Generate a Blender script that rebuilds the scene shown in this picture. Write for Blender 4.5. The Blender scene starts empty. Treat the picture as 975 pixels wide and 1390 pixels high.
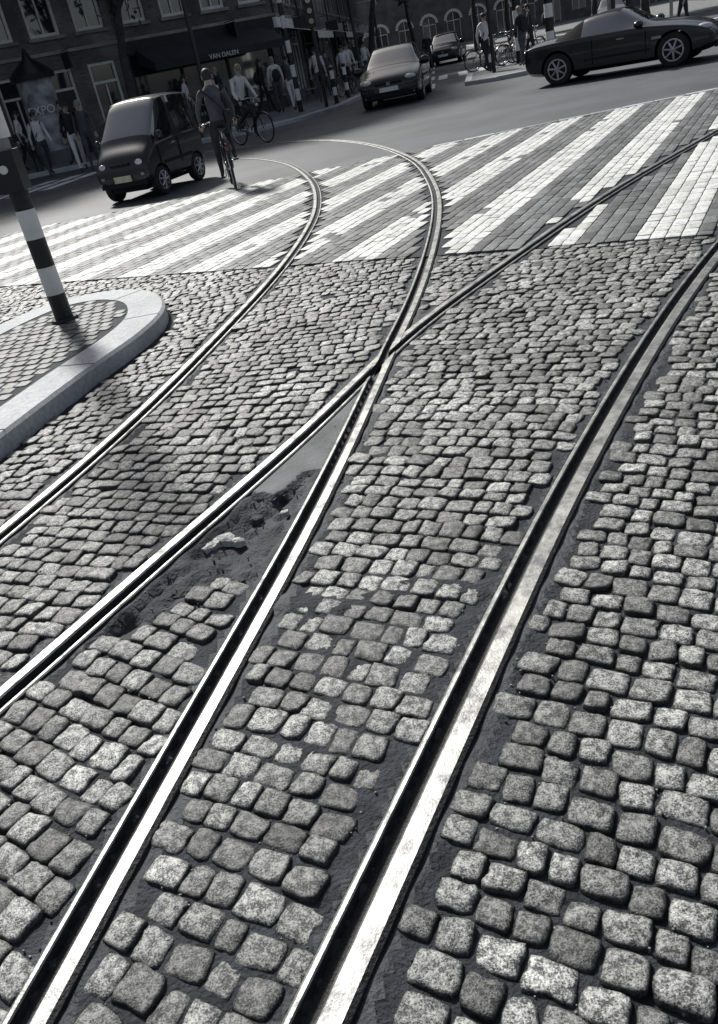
import bpy, bmesh, math, random
import numpy as np
from mathutils import Vector, Matrix, noise
random.seed(7); rng=np.random.default_rng(7)
scn=bpy.context.scene
H=1.55
def K(x,y):            # survey correction of measured ground coordinates (metres)
    k=1.0/(1+y/165.7); return (x*k,(y-0.0145)*k)
# ------------------------------------------------------------------ materials
def new_mat(name):
    m=bpy.data.materials.new(name); m.use_nodes=True
    nt=m.node_tree; b=nt.nodes['Principled BSDF']; return m,nt,b
def simple(name,col,rough=0.6,metal=0.0,var=0.25,scale=8.0,bump=0.0,bscale=60.0,coat=0.0,spec=0.5,ior=1.5):
    m,nt,b=new_mat(name); N=nt.nodes; L=nt.links
    tc=N.new('ShaderNodeTexCoord'); nz=N.new('ShaderNodeTexNoise'); nz.inputs['Scale'].default_value=scale; nz.inputs['Detail'].default_value=5
    L.new(tc.outputs['Object'],nz.inputs['Vector'])
    r=N.new('ShaderNodeValToRGB'); r.color_ramp.elements[0].position=0.3; r.color_ramp.elements[1].position=0.7
    c=Vector(col[:3])
    r.color_ramp.elements[0].color=(*(c*(1-var)),1); r.color_ramp.elements[1].color=(*(c*(1+var)),1)
    L.new(nz.outputs['Fac'],r.inputs['Fac']); L.new(r.outputs['Color'],b.inputs['Base Color'])
    b.inputs['Roughness'].default_value=rough; b.inputs['Metallic'].default_value=metal; b.inputs['IOR'].default_value=ior
    b.inputs['Coat Weight'].default_value=coat; b.inputs['Specular IOR Level'].default_value=spec
    if bump>0:
        n2=N.new('ShaderNodeTexNoise'); n2.inputs['Scale'].default_value=bscale; n2.inputs['Detail'].default_value=6
        L.new(tc.outputs['Object'],n2.inputs['Vector'])
        bp=N.new('ShaderNodeBump'); bp.inputs['Strength'].default_value=bump; bp.inputs['Distance'].default_value=0.01
        L.new(n2.outputs['Fac'],bp.inputs['Height']); L.new(bp.outputs['Normal'],b.inputs['Normal'])
    return m
def granite(name,lo,hi,edge_dark=0.35,speck=220.0,rough=0.6,bumpd=0.004,p0=0.42,p1=0.60,rv=0.8,r0=0.55,dirt=0.9):
    m,nt,b=new_mat(name); N=nt.nodes; L=nt.links
    tc=N.new('ShaderNodeTexCoord')
    n1=N.new('ShaderNodeTexNoise'); n1.inputs['Scale'].default_value=speck; n1.inputs['Detail'].default_value=3; n1.inputs['Roughness'].default_value=0.7
    n2=N.new('ShaderNodeTexNoise'); n2.inputs['Scale'].default_value=speck*0.2; n2.inputs['Detail'].default_value=6; n2.inputs['Roughness'].default_value=0.7
    n3=N.new('ShaderNodeTexNoise'); n3.inputs['Scale'].default_value=1.6; n3.inputs['Detail'].default_value=6
    for n in (n1,n2,n3): L.new(tc.outputs['Object'],n.inputs['Vector'])
    ar=N.new('ShaderNodeAttribute'); ar.attribute_name='rnd'
    ae=N.new('ShaderNodeAttribute'); ae.attribute_name='edge'
    def math_(op,a,bb):
        x=N.new('ShaderNodeMath'); x.operation=op
        for i,v in enumerate((a,bb)):
            if isinstance(v,(int,float)): x.inputs[i].default_value=v
            else: L.new(v,x.inputs[i])
        return x.outputs[0]
    s=math_('ADD',math_('MULTIPLY',n1.outputs['Fac'],0.5),math_('MULTIPLY',n2.outputs['Fac'],0.5))
    r=N.new('ShaderNodeValToRGB'); r.color_ramp.elements[0].position=p0; r.color_ramp.elements[1].position=p1
    r.color_ramp.elements[0].color=(lo*0.88,lo*0.97,lo*1.1,1); r.color_ramp.elements[1].color=(hi*1.0,hi*1.0,hi*0.95,1)
    L.new(s,r.inputs['Fac'])
    f=math_('MULTIPLY',math_('ADD',math_('MULTIPLY',ar.outputs['Fac'],rv),r0),math_('ADD',math_('MULTIPLY',n3.outputs['Fac'],dirt),1-dirt*.5))
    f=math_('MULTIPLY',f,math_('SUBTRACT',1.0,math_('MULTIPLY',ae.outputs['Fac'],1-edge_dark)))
    mx=N.new('ShaderNodeVectorMath'); mx.operation='SCALE'
    L.new(r.outputs['Color'],mx.inputs[0]); L.new(f,mx.inputs['Scale'])
    L.new(mx.outputs[0],b.inputs['Base Color'])
    b.inputs['Roughness'].default_value=rough
    bp=N.new('ShaderNodeBump'); bp.inputs['Strength'].default_value=0.9; bp.inputs['Distance'].default_value=bumpd
    L.new(s,bp.inputs['Height']); L.new(bp.outputs['Normal'],b.inputs['Normal'])
    return m
M={}
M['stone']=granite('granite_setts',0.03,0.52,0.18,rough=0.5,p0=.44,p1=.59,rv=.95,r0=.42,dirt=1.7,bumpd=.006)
M['kerb']=granite('granite_kerb',0.36,0.56,0.8,speck=160,rough=0.75,bumpd=0.002,r0=1.0,dirt=.8)
M['paver']=granite('clay_paver',0.08,0.19,0.5,speck=90,rough=0.6,bumpd=0.002)
M['paint']=granite('worn_white_paint',0.32,0.72,0.55,speck=45,rough=0.6,bumpd=0.0012,p0=.38,p1=.50,rv=.25,r0=.8,dirt=.7)
M['band']=granite('concrete_band',0.3,0.5,0.6,speck=120)
M['mortar']=simple('dirty_joint_mortar',(0.02,0.024,0.031),0.85,var=0.7,scale=14,bump=1.0,bscale=90)
M['bitumen']=simple('bitumen_rail_fill',(0.03,0.034,0.041),0.7,var=0.6,scale=9,bump=0.9,bscale=70)
M['patch']=simple('asphalt_patch',(0.034,0.038,0.046),0.8,var=0.8,scale=10,bump=1.0,bscale=70)
M['concrete']=simple('smooth_concrete_patch',(0.12,0.125,0.13),0.8,var=0.35,scale=5,bump=0.5,bscale=60)
M['chip']=simple('broken_white_stone',(0.5,0.5,0.48),0.8,var=0.3,scale=30,bump=0.8,bscale=80)
M['asphalt']=simple('asphalt',(0.066,0.071,0.08),0.65,var=0.4,scale=0.6,bump=0.5,bscale=50)
M['ground']=simple('ground',(0.05,0.053,0.058),0.85,var=0.2,scale=2)
M['pavement']=simple('pavement_slabs',(0.17,0.175,0.18),0.8,var=0.25,scale=2)
def rail_mat():
    m,nt,b=new_mat('polished_rail_steel'); N=nt.nodes; L=nt.links
    tc=N.new('ShaderNodeTexCoord'); nz=N.new('ShaderNodeTexNoise'); nz.inputs['Scale'].default_value=9; nz.inputs['Detail'].default_value=10; nz.inputs['Roughness'].default_value=0.78
    L.new(tc.outputs['Object'],nz.inputs['Vector'])
    r=N.new('ShaderNodeValToRGB'); r.color_ramp.elements[0].position=0.38; r.color_ramp.elements[1].position=0.62
    r.color_ramp.elements[0].color=(0.12,0.12,0.125,1); r.color_ramp.elements[1].color=(0.44,0.44,0.415,1)
    L.new(nz.outputs['Fac'],r.inputs['Fac']); L.new(r.outputs['Color'],b.inputs['Base Color'])
    b.inputs['Metallic'].default_value=0.92
    r2=N.new('ShaderNodeMapRange'); r2.inputs['To Min'].default_value=0.62; r2.inputs['To Max'].default_value=0.36
    L.new(nz.outputs['Fac'],r2.inputs['Value']); L.new(r2.outputs[0],b.inputs['Roughness'])
    n2=N.new('ShaderNodeTexNoise'); n2.inputs['Scale'].default_value=170; n2.inputs['Detail'].default_value=4; L.new(tc.outputs['Object'],n2.inputs['Vector'])
    bp=N.new('ShaderNodeBump'); bp.inputs['Strength'].default_value=0.4; bp.inputs['Distance'].default_value=0.002
    L.new(n2.outputs['Fac'],bp.inputs['Height']); L.new(bp.outputs['Normal'],b.inputs['Normal'])
    return m
M['rail']=rail_mat()
M['groove']=simple('rusty_rail_groove',(0.02,0.02,0.022),0.7,var=0.5,scale=30,bump=0.6,bscale=120)
M['black']=simple('black_paint',(0.012,0.013,0.016),0.35,var=0.2)
M['white']=simple('white_paint',(0.76,0.77,0.76),0.45,var=0.12,scale=6)
M['grey']=simple('grey_metal',(0.3,0.31,0.32),0.4,0.4)
M['carblack']=simple('car_paint_black',(0.008,0.009,0.012),0.25,0.0,var=0.1,coat=0.5,spec=.4)
M['cardark']=simple('car_paint_dark',(0.018,0.018,0.024),0.28,0.0,var=0.1,coat=0.4,spec=.4)
M['carsilver']=simple('car_paint_silver',(0.3,0.31,0.33),0.3,0.5,var=0.1,coat=0.8)
M['softtop']=simple('soft_top_fabric',(0.008,0.008,0.01),0.9,var=0.2,bump=0.2,spec=.15)
M['glass']=simple('car_glass',(0.012,0.014,0.018),0.03,0.0,var=0.1,spec=1.0,ior=2.2)
M['winglass']=simple('window_glass',(0.03,0.035,0.045),0.06,var=0.5,scale=0.9,spec=1.0,ior=1.8)
M['rubber']=simple('tyre_rubber',(0.015,0.015,0.016),0.8)
M['alloy']=simple('wheel_alloy',(0.5,0.51,0.53),0.3,0.8)
M['lamp']=simple('headlamp_lens',(0.6,0.62,0.65),0.1,0.2)
M['taillamp']=simple('tail_lamp',(0.2,0.03,0.03),0.2)
M['lips']=simple('lips',(0.3,0.16,0.14),0.5)
M['plate']=simple('number_plate',(0.62,0.6,0.45),0.4)
M['skin']=simple('skin',(0.46,0.36,0.31),0.55,var=0.08)
M['hair']=simple('hair_dark',(0.02,0.018,0.016),0.6)
M['hairlight']=simple('hair_light',(0.25,0.22,0.17),0.6)
M['clothdark']=simple('cloth_dark',(0.02,0.022,0.03),0.85,var=0.3,bump=0.3)
M['clothgrey']=simple('cloth_grey',(0.07,0.075,0.09),0.85,var=0.3,bump=0.3)
M['clothlight']=simple('cloth_light',(0.7,0.7,0.7),0.85,var=0.12)
M['denim']=simple('cloth_denim',(0.06,0.068,0.085),0.85,var=0.3)
M['shoe']=simple('shoe',(0.03,0.03,0.03),0.6)
M['bark']=simple('bark',(0.05,0.047,0.044),0.9,var=0.4,scale=6,bump=1.0,bscale=12)
M['leaf']=simple('leaves',(0.05,0.058,0.045),0.6,var=0.5,scale=1.5)
M['stonewall']=simple('sandstone_wall',(0.28,0.28,0.27),0.85,var=0.5,scale=1.2,bump=0.5,bscale=8)
M['darkstone']=simple('dark_stone_wall',(0.12,0.12,0.122),0.85,var=0.35,scale=1.0)
M['trim']=simple('white_trim',(0.8,0.8,0.78),0.6,var=0.12)
M['awning']=simple('awning_canvas',(0.03,0.033,0.04),0.85,var=0.2,scale=3)
M['roof']=simple('roof_tiles',(0.04,0.042,0.046),0.8)
M['dark']=simple('dark_interior',(0.008,0.009,0.011),0.9)
M['poster']=simple('poster_paper',(0.3,0.31,0.33),0.7,var=0.8,scale=2.5)
def brick_mat(name,c1,c2):
    m,nt,b=new_mat(name); N=nt.nodes; L=nt.links
    tc=N.new('ShaderNodeTexCoord'); mp=N.new('ShaderNodeMapping'); L.new(tc.outputs['UV'],mp.inputs['Vector'])
    br=N.new('ShaderNodeTexBrick'); br.inputs['Scale'].default_value=1.0
    br.inputs['Brick Width'].default_value=0.22; br.inputs['Row Height'].default_value=0.065; br.inputs['Mortar Size'].default_value=0.006
    br.inputs['Color1'].default_value=(*c1,1); br.inputs['Color2'].default_value=(*c2,1); br.inputs['Mortar'].default_value=(0.2,0.2,0.195,1)
    L.new(mp.outputs[0],br.inputs['Vector'])
    nz=N.new('ShaderNodeTexNoise'); nz.inputs['Scale'].default_value=0.8; nz.inputs['Detail'].default_value=6; L.new(tc.outputs['UV'],nz.inputs['Vector'])
    mr=N.new('ShaderNodeMapRange'); mr.inputs['From Min'].default_value=0.3; mr.inputs['From Max'].default_value=0.7; mr.inputs['To Min'].default_value=0.45; mr.inputs['To Max'].default_value=1.3
    L.new(nz.outputs['Fac'],mr.inputs['Value'])
    vm=N.new('ShaderNodeVectorMath'); vm.operation='SCALE'; L.new(br.outputs['Color'],vm.inputs[0]); L.new(mr.outputs[0],vm.inputs['Scale'])
    L.new(vm.outputs[0],b.inputs['Base Color']); b.inputs['Roughness'].default_value=0.85
    return m
M['brick']=brick_mat('brick_wall',(0.13,0.125,0.125),(0.2,0.19,0.185))
M['brick2']=brick_mat('brick_wall_dark',(0.08,0.075,0.075),(0.125,0.118,0.116))
# ------------------------------------------------------------------ mesh helper
def link(o): scn.collection.objects.link(o); return o
def empty(name,loc=(0,0,0),rz=0.0,sc=1.0):
    e=bpy.data.objects.new(name,None); e.location=loc; e.rotation_euler=(0,0,rz); e.scale=(sc,)*3; e.empty_display_size=0.3
    return link(e)
class MB:
    def __init__(s): s.v=[];s.f=[];s.m=[];s.mats=[];s.uv={}
    def mi(s,k):
        if k not in s.mats: s.mats.append(k)
        return s.mats.index(k)
    def face(s,idx,k): s.f.append(tuple(idx)); s.m.append(s.mi(k))
    def poly(s,pts,k):
        n=len(s.v); s.v+= [tuple(p) for p in pts]; s.face(range(n,n+len(pts)),k)
    def box(s,c,d,k,rz=0.0,R=None):
        cx,cy,cz=c; hx,hy,hz=d[0]/2,d[1]/2,d[2]/2; n=len(s.v)
        ca,sa=math.cos(rz),math.sin(rz)
        for z in(-hz,hz):
            for x,y in((-hx,-hy),(hx,-hy),(hx,hy),(-hx,hy)):
                if R is not None:
                    q=R@Vector((x,y,z)); s.v.append((cx+q.x,cy+q.y,cz+q.z))
                else: s.v.append((cx+x*ca-y*sa,cy+x*sa+y*ca,cz+z))
        for q in((3,2,1,0),(4,5,6,7),(0,1,5,4),(1,2,6,5),(2,3,7,6),(3,0,4,7)): s.face([n+i for i in q],k)
    def cyl(s,p,q,r1,r2,k,n=10,cap=True):
        p=Vector(p);q=Vector(q); d=(q-p).normalized()
        a=d.orthogonal().normalized(); b=d.cross(a); base=len(s.v)
        for c,r in((p,r1),(q,r2)):
            for i in range(n):
                t=2*math.pi*i/n; s.v.append(tuple(c+a*(r*math.cos(t))+b*(r*math.sin(t))))
        for i in range(n):
            j=(i+1)%n; s.face((base+i,base+j,base+n+j,base+n+i),k)
        if cap:
            s.face([base+i for i in range(n)][::-1],k); s.face([base+n+i for i in range(n)],k)
    def lathe(s,c,prof,k,n=16,axis='z'):
        base=len(s.v)
        for r,z in prof:
            for i in range(n):
                t=2*math.pi*i/n
                if axis=='z': s.v.append((c[0]+r*math.cos(t),c[1]+r*math.sin(t),c[2]+z))
                else: s.v.append((c[0]+r*math.cos(t),c[1]+z,c[2]+r*math.sin(t)))
        for j in range(len(prof)-1):
            for i in range(n):
                i2=(i+1)%n
                s.face((base+j*n+i,base+j*n+i2,base+(j+1)*n+i2,base+(j+1)*n+i),k)
        s.face([base+i for i in range(n)][::-1],k); s.face([base+(len(prof)-1)*n+i for i in range(n)],k)
    def ball(s,c,r,k,n=10):
        rx,ry,rz=(r,r,r) if isinstance(r,(int,float)) else r
        base=len(s.v); m=n//2+1
        for j in range(m+1):
            ph=math.pi*j/m-math.pi/2
            ph=max(-1.5,min(1.5,ph))
            for i in range(n):
                t=2*math.pi*i/n; s.v.append((c[0]+rx*math.cos(ph)*math.cos(t),c[1]+ry*math.cos(ph)*math.sin(t),c[2]+rz*math.sin(ph)))
        for j in range(m):
            for i in range(n):
                i2=(i+1)%n; s.face((base+j*n+i,base+j*n+i2,base+(j+1)*n+i2,base+(j+1)*n+i),k)
    def torus(s,c,R,r,k,n=32,m=8):
        base=len(s.v)
        for i in range(n):
            t=2*math.pi*i/n
            for j in range(m):
                u=2*math.pi*j/m; rr=R+r*math.cos(u)
                s.v.append((c[0]+rr*math.cos(t),c[1]+r*math.sin(u),c[2]+rr*math.sin(t)))
        for i in range(n):
            for j in range(m):
                i2=(i+1)%n;j2=(j+1)%m
                s.face((base+i*m+j,base+i*m+j2,base+i2*m+j2,base+i2*m+j),k)
    def mesh(s,name,smooth=False,uvwall=None):
        me=bpy.data.meshes.new(name); me.from_pydata(s.v,[],s.f)
        for k in s.mats: me.materials.append(M[k])
        me.polygons.foreach_set('material_index',s.m)
        me.polygons.foreach_set('use_smooth',[smooth]*len(s.f))
        if uvwall:
            uv=me.uv_layers.new(name='UVMap')
            for l in me.loops:
                v=me.vertices[l.vertex_index].co; uv.data[l.index].uv=(v.x+v.y,v.z)
        me.update(); return me
    def obj(s,name,parent=None,smooth=False,uvwall=None,auto=None):
        o=link(bpy.data.objects.new(name,s.mesh(name,smooth,uvwall)))
        if parent: o.parent=parent
        if auto:
            try: o.data.set_sharp_from_angle(angle=math.radians(auto))
            except Exception: pass
        return o
# ------------------------------------------------------------------ rail paths
def catmull(P,step=0.05,closed=False):
    P=[np.array(p,float) for p in P]; out=[]
    n=len(P); rngi=range(n) if closed else range(n-1)
    for i in rngi:
        p1,p2=P[i],P[(i+1)%n]
        p0=P[(i-1)%n] if (closed or i>0) else 2*p1-p2
        p3=P[(i+2)%n] if (closed or i<n-2) else 2*p2-p1
        m=max(2,int(np.linalg.norm(p2-p1)/step))
        for k in range(m):
            t=k/m
            out.append(0.5*((2*p1)+(-p0+p2)*t+(2*p0-5*p1+4*p2-p3)*t*t+(-p0+3*p1-3*p2+p3)*t**3))
    if not closed: out.append(P[-1])
    return np.array(out)
def resample(p,step):
    d=np.r_[0,np.cumsum(np.linalg.norm(np.diff(p,axis=0),axis=1))]
    s=np.arange(0,d[-1],step); return np.c_[np.interp(s,d,p[:,0]),np.interp(s,d,p[:,1])]
def smooth_path(p,w,it=3):
    for _ in range(it):
        q=p.copy()
        for i in range(1,len(p)-1):
            k=min(w,i,len(p)-1-i); q[i]=p[i-k:i+k+1].mean(axis=0)
        p=q
    return p
raw={
'A':[(-1.15,-.6),(-0.62,0.3),(-0.19,1.02),(0.05,1.42),(0.31,1.85),(0.59,2.32),(0.96,2.88),(1.44,3.59),(1.94,4.29),(2.61,5.16),(3.6,6.35),(5.1,8.0),(8.3,11.4),(14,17.5)],
'B':[(-1.4,-.6),(-1.09,.3),(-0.79,1.18),(-0.63,1.60),(-0.47,2.07),(-0.29,2.53),(-0.10,3.11),(0.13,3.85),(0.34,4.58),(0.60,5.38),(0.97,6.76),(1.39,8.62),(1.71,10.66),(1.92,13.82),(1.63,17.9),(0.73,21.72),(-0.81,24.29),(-4,27),(-9.5,29)],
'C':[(-3.3,-.9),(-2.5,.2),(-1.9,1.15),(-1.26,2.09),(-1.12,2.31),(-0.77,2.87),(-0.44,3.34),(-0.15,3.8),(0.18,4.4),(0.45,4.88),(0.79,5.32),(1.56,6.29),(2.36,7.27),(3.35,8.39),(5.16,10.27),(7.2,12.5),(12.5,18.1)],
'D':[(-3.2,-.6),(-2.72,.6),(-2.25,1.8),(-1.62,3.29),(-1.4,3.8),(-1.13,4.58),(-0.81,5.70),(-0.38,7.34),(-0.05,9.03),(0.18,10.93),(0.22,13.8),(-0.16,17.5),(-1.11,20.88),(-2.5,23.2),(-5.3,25.8),(-10.5,27.5)]}
path={}
for k,p in raw.items():
    q=resample(catmull([K(*a) for a in p]),0.05); path[k]=smooth_path(q,8,3)
def tangents(p):
    t=np.gradient(p,axis=0); return t/np.linalg.norm(t,axis=1)[:,None]
tang={k:tangents(p) for k,p in path.items()}
def sdist(k,pts):       # signed distance, positive = left of the rail
    P=path[k];T=tang[k]; out=np.empty(len(pts))
    for i in range(0,len(pts),4000):
        q=pts[i:i+4000]; d=((q[:,None,:]-P[None])**2).sum(-1); j=d.argmin(1)
        w=q-P[j]; t=T[j]; out[i:i+4000]=t[:,0]*w[:,1]-t[:,1]*w[:,0]
    return out
side={'A':1,'B':1,'C':-1,'D':-1}
HW={'A':0.024,'B':0.018,'C':0.019,'D':0.019}
GW=0.034; GF=-0.024
def sweep(name,P,T,prof,mats_seg,zfun=None,caps=True):
    n=len(P); m=len(prof); mb=MB()
    for i in range(n):
        nx,ny=-T[i][1],T[i][0]
        for (t,z) in prof:
            if zfun: z=zfun(P[i],z)
            mb.v.append((P[i][0]+nx*t,P[i][1]+ny*t,z))
    for i in range(n-1):
        for j in range(m):
            j2=(j+1)%m
            mb.face((i*m+j,i*m+j2,(i+1)*m+j2,(i+1)*m+j),mats_seg[j])
    if caps:
        mb.face(list(range(m))[::-1],'groove'); mb.face([(n-1)*m+j for j in range(m)],'groove')
    return mb
rail_objs={}
for k in 'ABCD':
    sg=side[k]; top=0.008 if k in 'AB' else 0.0065; h=HW[k]; g0=h+.008; g1=g0+GW
    prof=[(-h-.012,-0.08),(-h-.011,top-.007),(-h,top),(h-.003,top),(h+.003,top-.005),(g0,GF),(g1,GF),(g1+.003,top-.006),(g1+.006,top-.002),(g1+.015,top-.002),(g1+.021,top-.006),(g1+.024,-0.08)]
    prof=[(t*sg,z) for t,z in prof]
    ms=['groove','groove','rail','rail','groove','groove','groove','rail','rail','rail','groove','groove']
    def zf(p,z):
        if abs(z-GF)<1e-6 and p[1]>13.2: return -0.0015
        return z
    mb=sweep('rail',path[k],tang[k],prof,ms,zf)
    o=mb.obj('tram_rail'); rail_objs[k]=o
    bm=bmesh.new(); bm.from_mesh(o.data); bmesh.ops.recalc_face_normals(bm,faces=bm.faces); bm.to_mesh(o.data); bm.free()
def cutter(k):
    sel=[i for i,p in enumerate(path[k]) if 3.6<p[1]<6.2]
    P=path[k][sel];T=tang[k][sel]; sg=side[k]; a=HW[k]+.006; b=HW[k]+GW+.01
    z0=GF+.001
    pr=[(a*sg,z0),(a*sg,0.05),(b*sg,0.05),(b*sg,z0)]
    o=sweep('cut',P,T,pr,['groove']*4).obj('cut')
    bm=bmesh.new(); bm.from_mesh(o.data); bmesh.ops.recalc_face_normals(bm,faces=bm.faces); bm.to_mesh(o.data); bm.free()
    return o
cB,cC=cutter('B'),cutter('C')
def bake(o):
    dg=bpy.context.evaluated_depsgraph_get(); dg.update()
    me=bpy.data.meshes.new_from_object(o.evaluated_get(dg)); o.modifiers.clear(); o.data=me
for k,c in(('B',cC),('C',cB)):
    md=rail_objs[k].modifiers.new('b','BOOLEAN'); md.operation='DIFFERENCE'; md.object=c; md.solver='EXACT'
for k in 'BC': bake(rail_objs[k])
for c in(cB,cC): bpy.data.objects.remove(c)
# ------------------------------------------------------------------ crossing frame
az=math.radians(32); e1=np.array([math.sin(az),math.cos(az)]); e2=np.array([math.cos(az),-math.sin(az)])
O=np.array(K(1.02,6.86))
def rq(pts): w=pts-O; return w@e1,w@e2
def far_y(x): return 13.75-0.07*x
# ------------------------------------------------------------------ island outline
isl_raw=[(-2.75,1.5),(-2.3,2.9),(-1.95,4.07),(-1.62,5.11),(-1.33,5.9),(-1.24,6.53),(-1.38,7.15),(-1.72,7.58),(-2.12,7.72),(-2.5,7.6),(-2.85,7.1),(-3.15,6.3),(-3.6,4.9),(-4.4,2.5),(-4.9,1.0),(-3.8,.2)]
isl=catmull([K(*a) for a in isl_raw],0.08,closed=True)
def inset(poly,d):
    t=np.roll(poly,-1,0)-np.roll(poly,1,0); t/=np.linalg.norm(t,axis=1)[:,None]
    n=np.c_[-t[:,1],t[:,0]]; return poly+n*d
def inpoly(pts,poly):
    x,y=pts[:,0],pts[:,1]; c=np.zeros(len(pts),bool); j=len(poly)-1
    for i in range(len(poly)):
        xi,yi=poly[i];xj,yj=poly[j]
        cond=((yi>y)!=(yj>y)); 
        xx=(xj-xi)*(y-yi)/((yj-yi) if yj!=yi else 1e-9)+xi
        c^=cond&(x<xx); j=i
    return c
# ------------------------------------------------------------------ stone field builder
def stones(name,cen,dirs,sx,sy,mat,z0=0.0,nseg=12,cham=0.014,dome=0.004,jit=0.06,tilt=0.004,zj=0.004,depth=0.035,matidx=None,mats=None,squ=5.0,rough_z=0.0011):
    n=len(cen); ang=np.linspace(0,2*np.pi,nseg,endpoint=False)+np.pi/nseg
    c,s=np.cos(ang),np.sin(ang); rr=(np.abs(c)**squ+np.abs(s)**squ)**(-1/squ)
    ux,uy=c*rr,s*rr
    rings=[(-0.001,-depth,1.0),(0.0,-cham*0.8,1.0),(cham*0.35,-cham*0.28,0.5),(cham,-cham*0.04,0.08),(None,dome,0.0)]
    nr=len(rings); V=np.empty((n,nr*nseg+1,3)); E=np.empty((n,nr*nseg+1))
    j1=np.ones((n,nseg))
    for kk,am in((1,.5),(2,.6),(3,.6),(4,.45)):
        j1+=jit*am*rng.standard_normal(n)[:,None]*np.cos(kk*ang[None]+rng.uniform(0,6.28,n)[:,None])
    j1+=jit*0.25*rng.standard_normal((n,nseg)); j1=np.minimum(j1,1.08)
    tx=rng.normal(0,tilt*10,n); ty=rng.normal(0,tilt*10,n); zz=rng.normal(0,zj,n)
    dx,dy=dirs[:,0],dirs[:,1]
    for r,(off,z,e) in enumerate(rings):
        if off is None:
            lx=ux[None]*0.45*sx[:,None]/2; ly=uy[None]*0.45*sy[:,None]/2
        else:
            lx=ux[None]*j1*(sx[:,None]/2-off); ly=uy[None]*j1*(sy[:,None]/2-off)
        zl=z+(rng.normal(0,rough_z,(n,nseg)) if r>=2 else 0)+tx[:,None]*lx+ty[:,None]*ly+zz[:,None]
        V[:,r*nseg:(r+1)*nseg,0]=cen[:,0:1]+lx*dx[:,None]-ly*dy[:,None]
        V[:,r*nseg:(r+1)*nseg,1]=cen[:,1:2]+lx*dy[:,None]+ly*dx[:,None]
        V[:,r*nseg:(r+1)*nseg,2]=z0+zl
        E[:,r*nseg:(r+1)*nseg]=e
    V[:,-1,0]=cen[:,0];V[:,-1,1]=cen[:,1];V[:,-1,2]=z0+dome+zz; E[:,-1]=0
    nv=nr*nseg+1; quads=[];tris=[]
    for r in range(nr-1):
        for i in range(nseg):
            i2=(i+1)%nseg; quads.append((r*nseg+i,r*nseg+i2,(r+1)*nseg+i2,(r+1)*nseg+i))
    for i in range(nseg): tris.append(((nr-1)*nseg+i,(nr-1)*nseg+(i+1)%nseg,nr*nseg))
    quads=np.array(quads);tris=np.array(tris); off=(np.arange(n)*nv)[:,None,None]
    Q=(quads[None]+off).reshape(-1); T=(tris[None]+off).reshape(-1)
    nq,ntr=n*len(quads),n*len(tris)
    me=bpy.data.meshes.new(name); me.vertices.add(n*nv); me.vertices.foreach_set('co',V.reshape(-1))
    me.loops.add(len(Q)+len(T)); me.loops.foreach_set('vertex_index',np.r_[Q,T].astype(np.int32))
    me.polygons.add(nq+ntr)
    st=np.r_[np.arange(nq)*4,nq*4+np.arange(ntr)*3].astype(np.int32)
    me.polygons.foreach_set('loop_start',st)
    me.polygons.foreach_set('use_smooth',np.ones(nq+ntr,bool))
    for k in (mats or [mat]): me.materials.append(M[k])
    if matidx is not None:
        me.polygons.foreach_set('material_index',np.r_[np.repeat(matidx,len(quads)),np.repeat(matidx,len(tris))].astype(np.int32))
    a=me.attributes.new('rnd','FLOAT','POINT'); a.data.foreach_set('value',np.repeat(rng.random(n),nv).astype(np.float32))
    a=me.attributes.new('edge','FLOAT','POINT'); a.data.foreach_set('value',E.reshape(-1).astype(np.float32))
    me.update(calc_edges=True); me.validate()
    return link(bpy.data.objects.new(name,me))
def strip(k,t0,t1,ps=0.081,pt=0.086,gap=0.010):
    P=path[k];T=tang[k]; step=0.05
    C=[];D=[];SX=[];SY=[]
    s=0.0; L=(len(P)-2)*step
    while s<L:
        h=ps*random.uniform(0.88,1.14)
        fi=(s+h/2)/step; i=min(len(P)-2,int(fi)); fr=fi-i
        p=P[i]*(1-fr)+P[i+1]*fr; t=T[i]*(1-fr)+T[i+1]*fr
        if p[1]>9.6: break
        nx=np.array([-t[1],t[0]])
        u=t0+random.uniform(0,pt)
        while u<t1:
            w=pt*random.uniform(0.76,1.28)
            um=u+w/2; off=0.02*math.sin(um*3.1+s*.25)+0.05*math.sin(um*1.3+s*.3)
            C.append(p+nx*um+t*(off+random.gauss(0,.003))); a=random.gauss(0,0.05)
            D.append((nx[0]*math.cos(a)-nx[1]*math.sin(a),nx[0]*math.sin(a)+nx[1]*math.cos(a)))
            SX.append(w-gap*random.uniform(.4,1.5)); SY.append(h-gap*random.uniform(.4,1.6)); u+=w
        s+=h
    return np.array(C),np.array(D),np.array(SX),np.array(SY)
allC=[];allD=[];allX=[];allY=[]
regions=[('A',-4.2,0.0,lambda s:(s['A']<0),.007),
 ('A',0.0,1.9,lambda s:(s['A']>0)&(s['B']<0)&(s['C']<0),.005),
 ('C',-1.7,0.0,lambda s:(s['C']<0)&(s['B']>0),.003),
 ('D',-2.4,0.0,lambda s:(s['D']<0)&(s['B']>0)&(s['C']>0),.0045),
 ('C',0.0,1.2,lambda s:(s['C']>0)&(s['B']<0),.006),
 ('D',0.0,5.0,lambda s:(s['D']>0),.006)]
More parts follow.
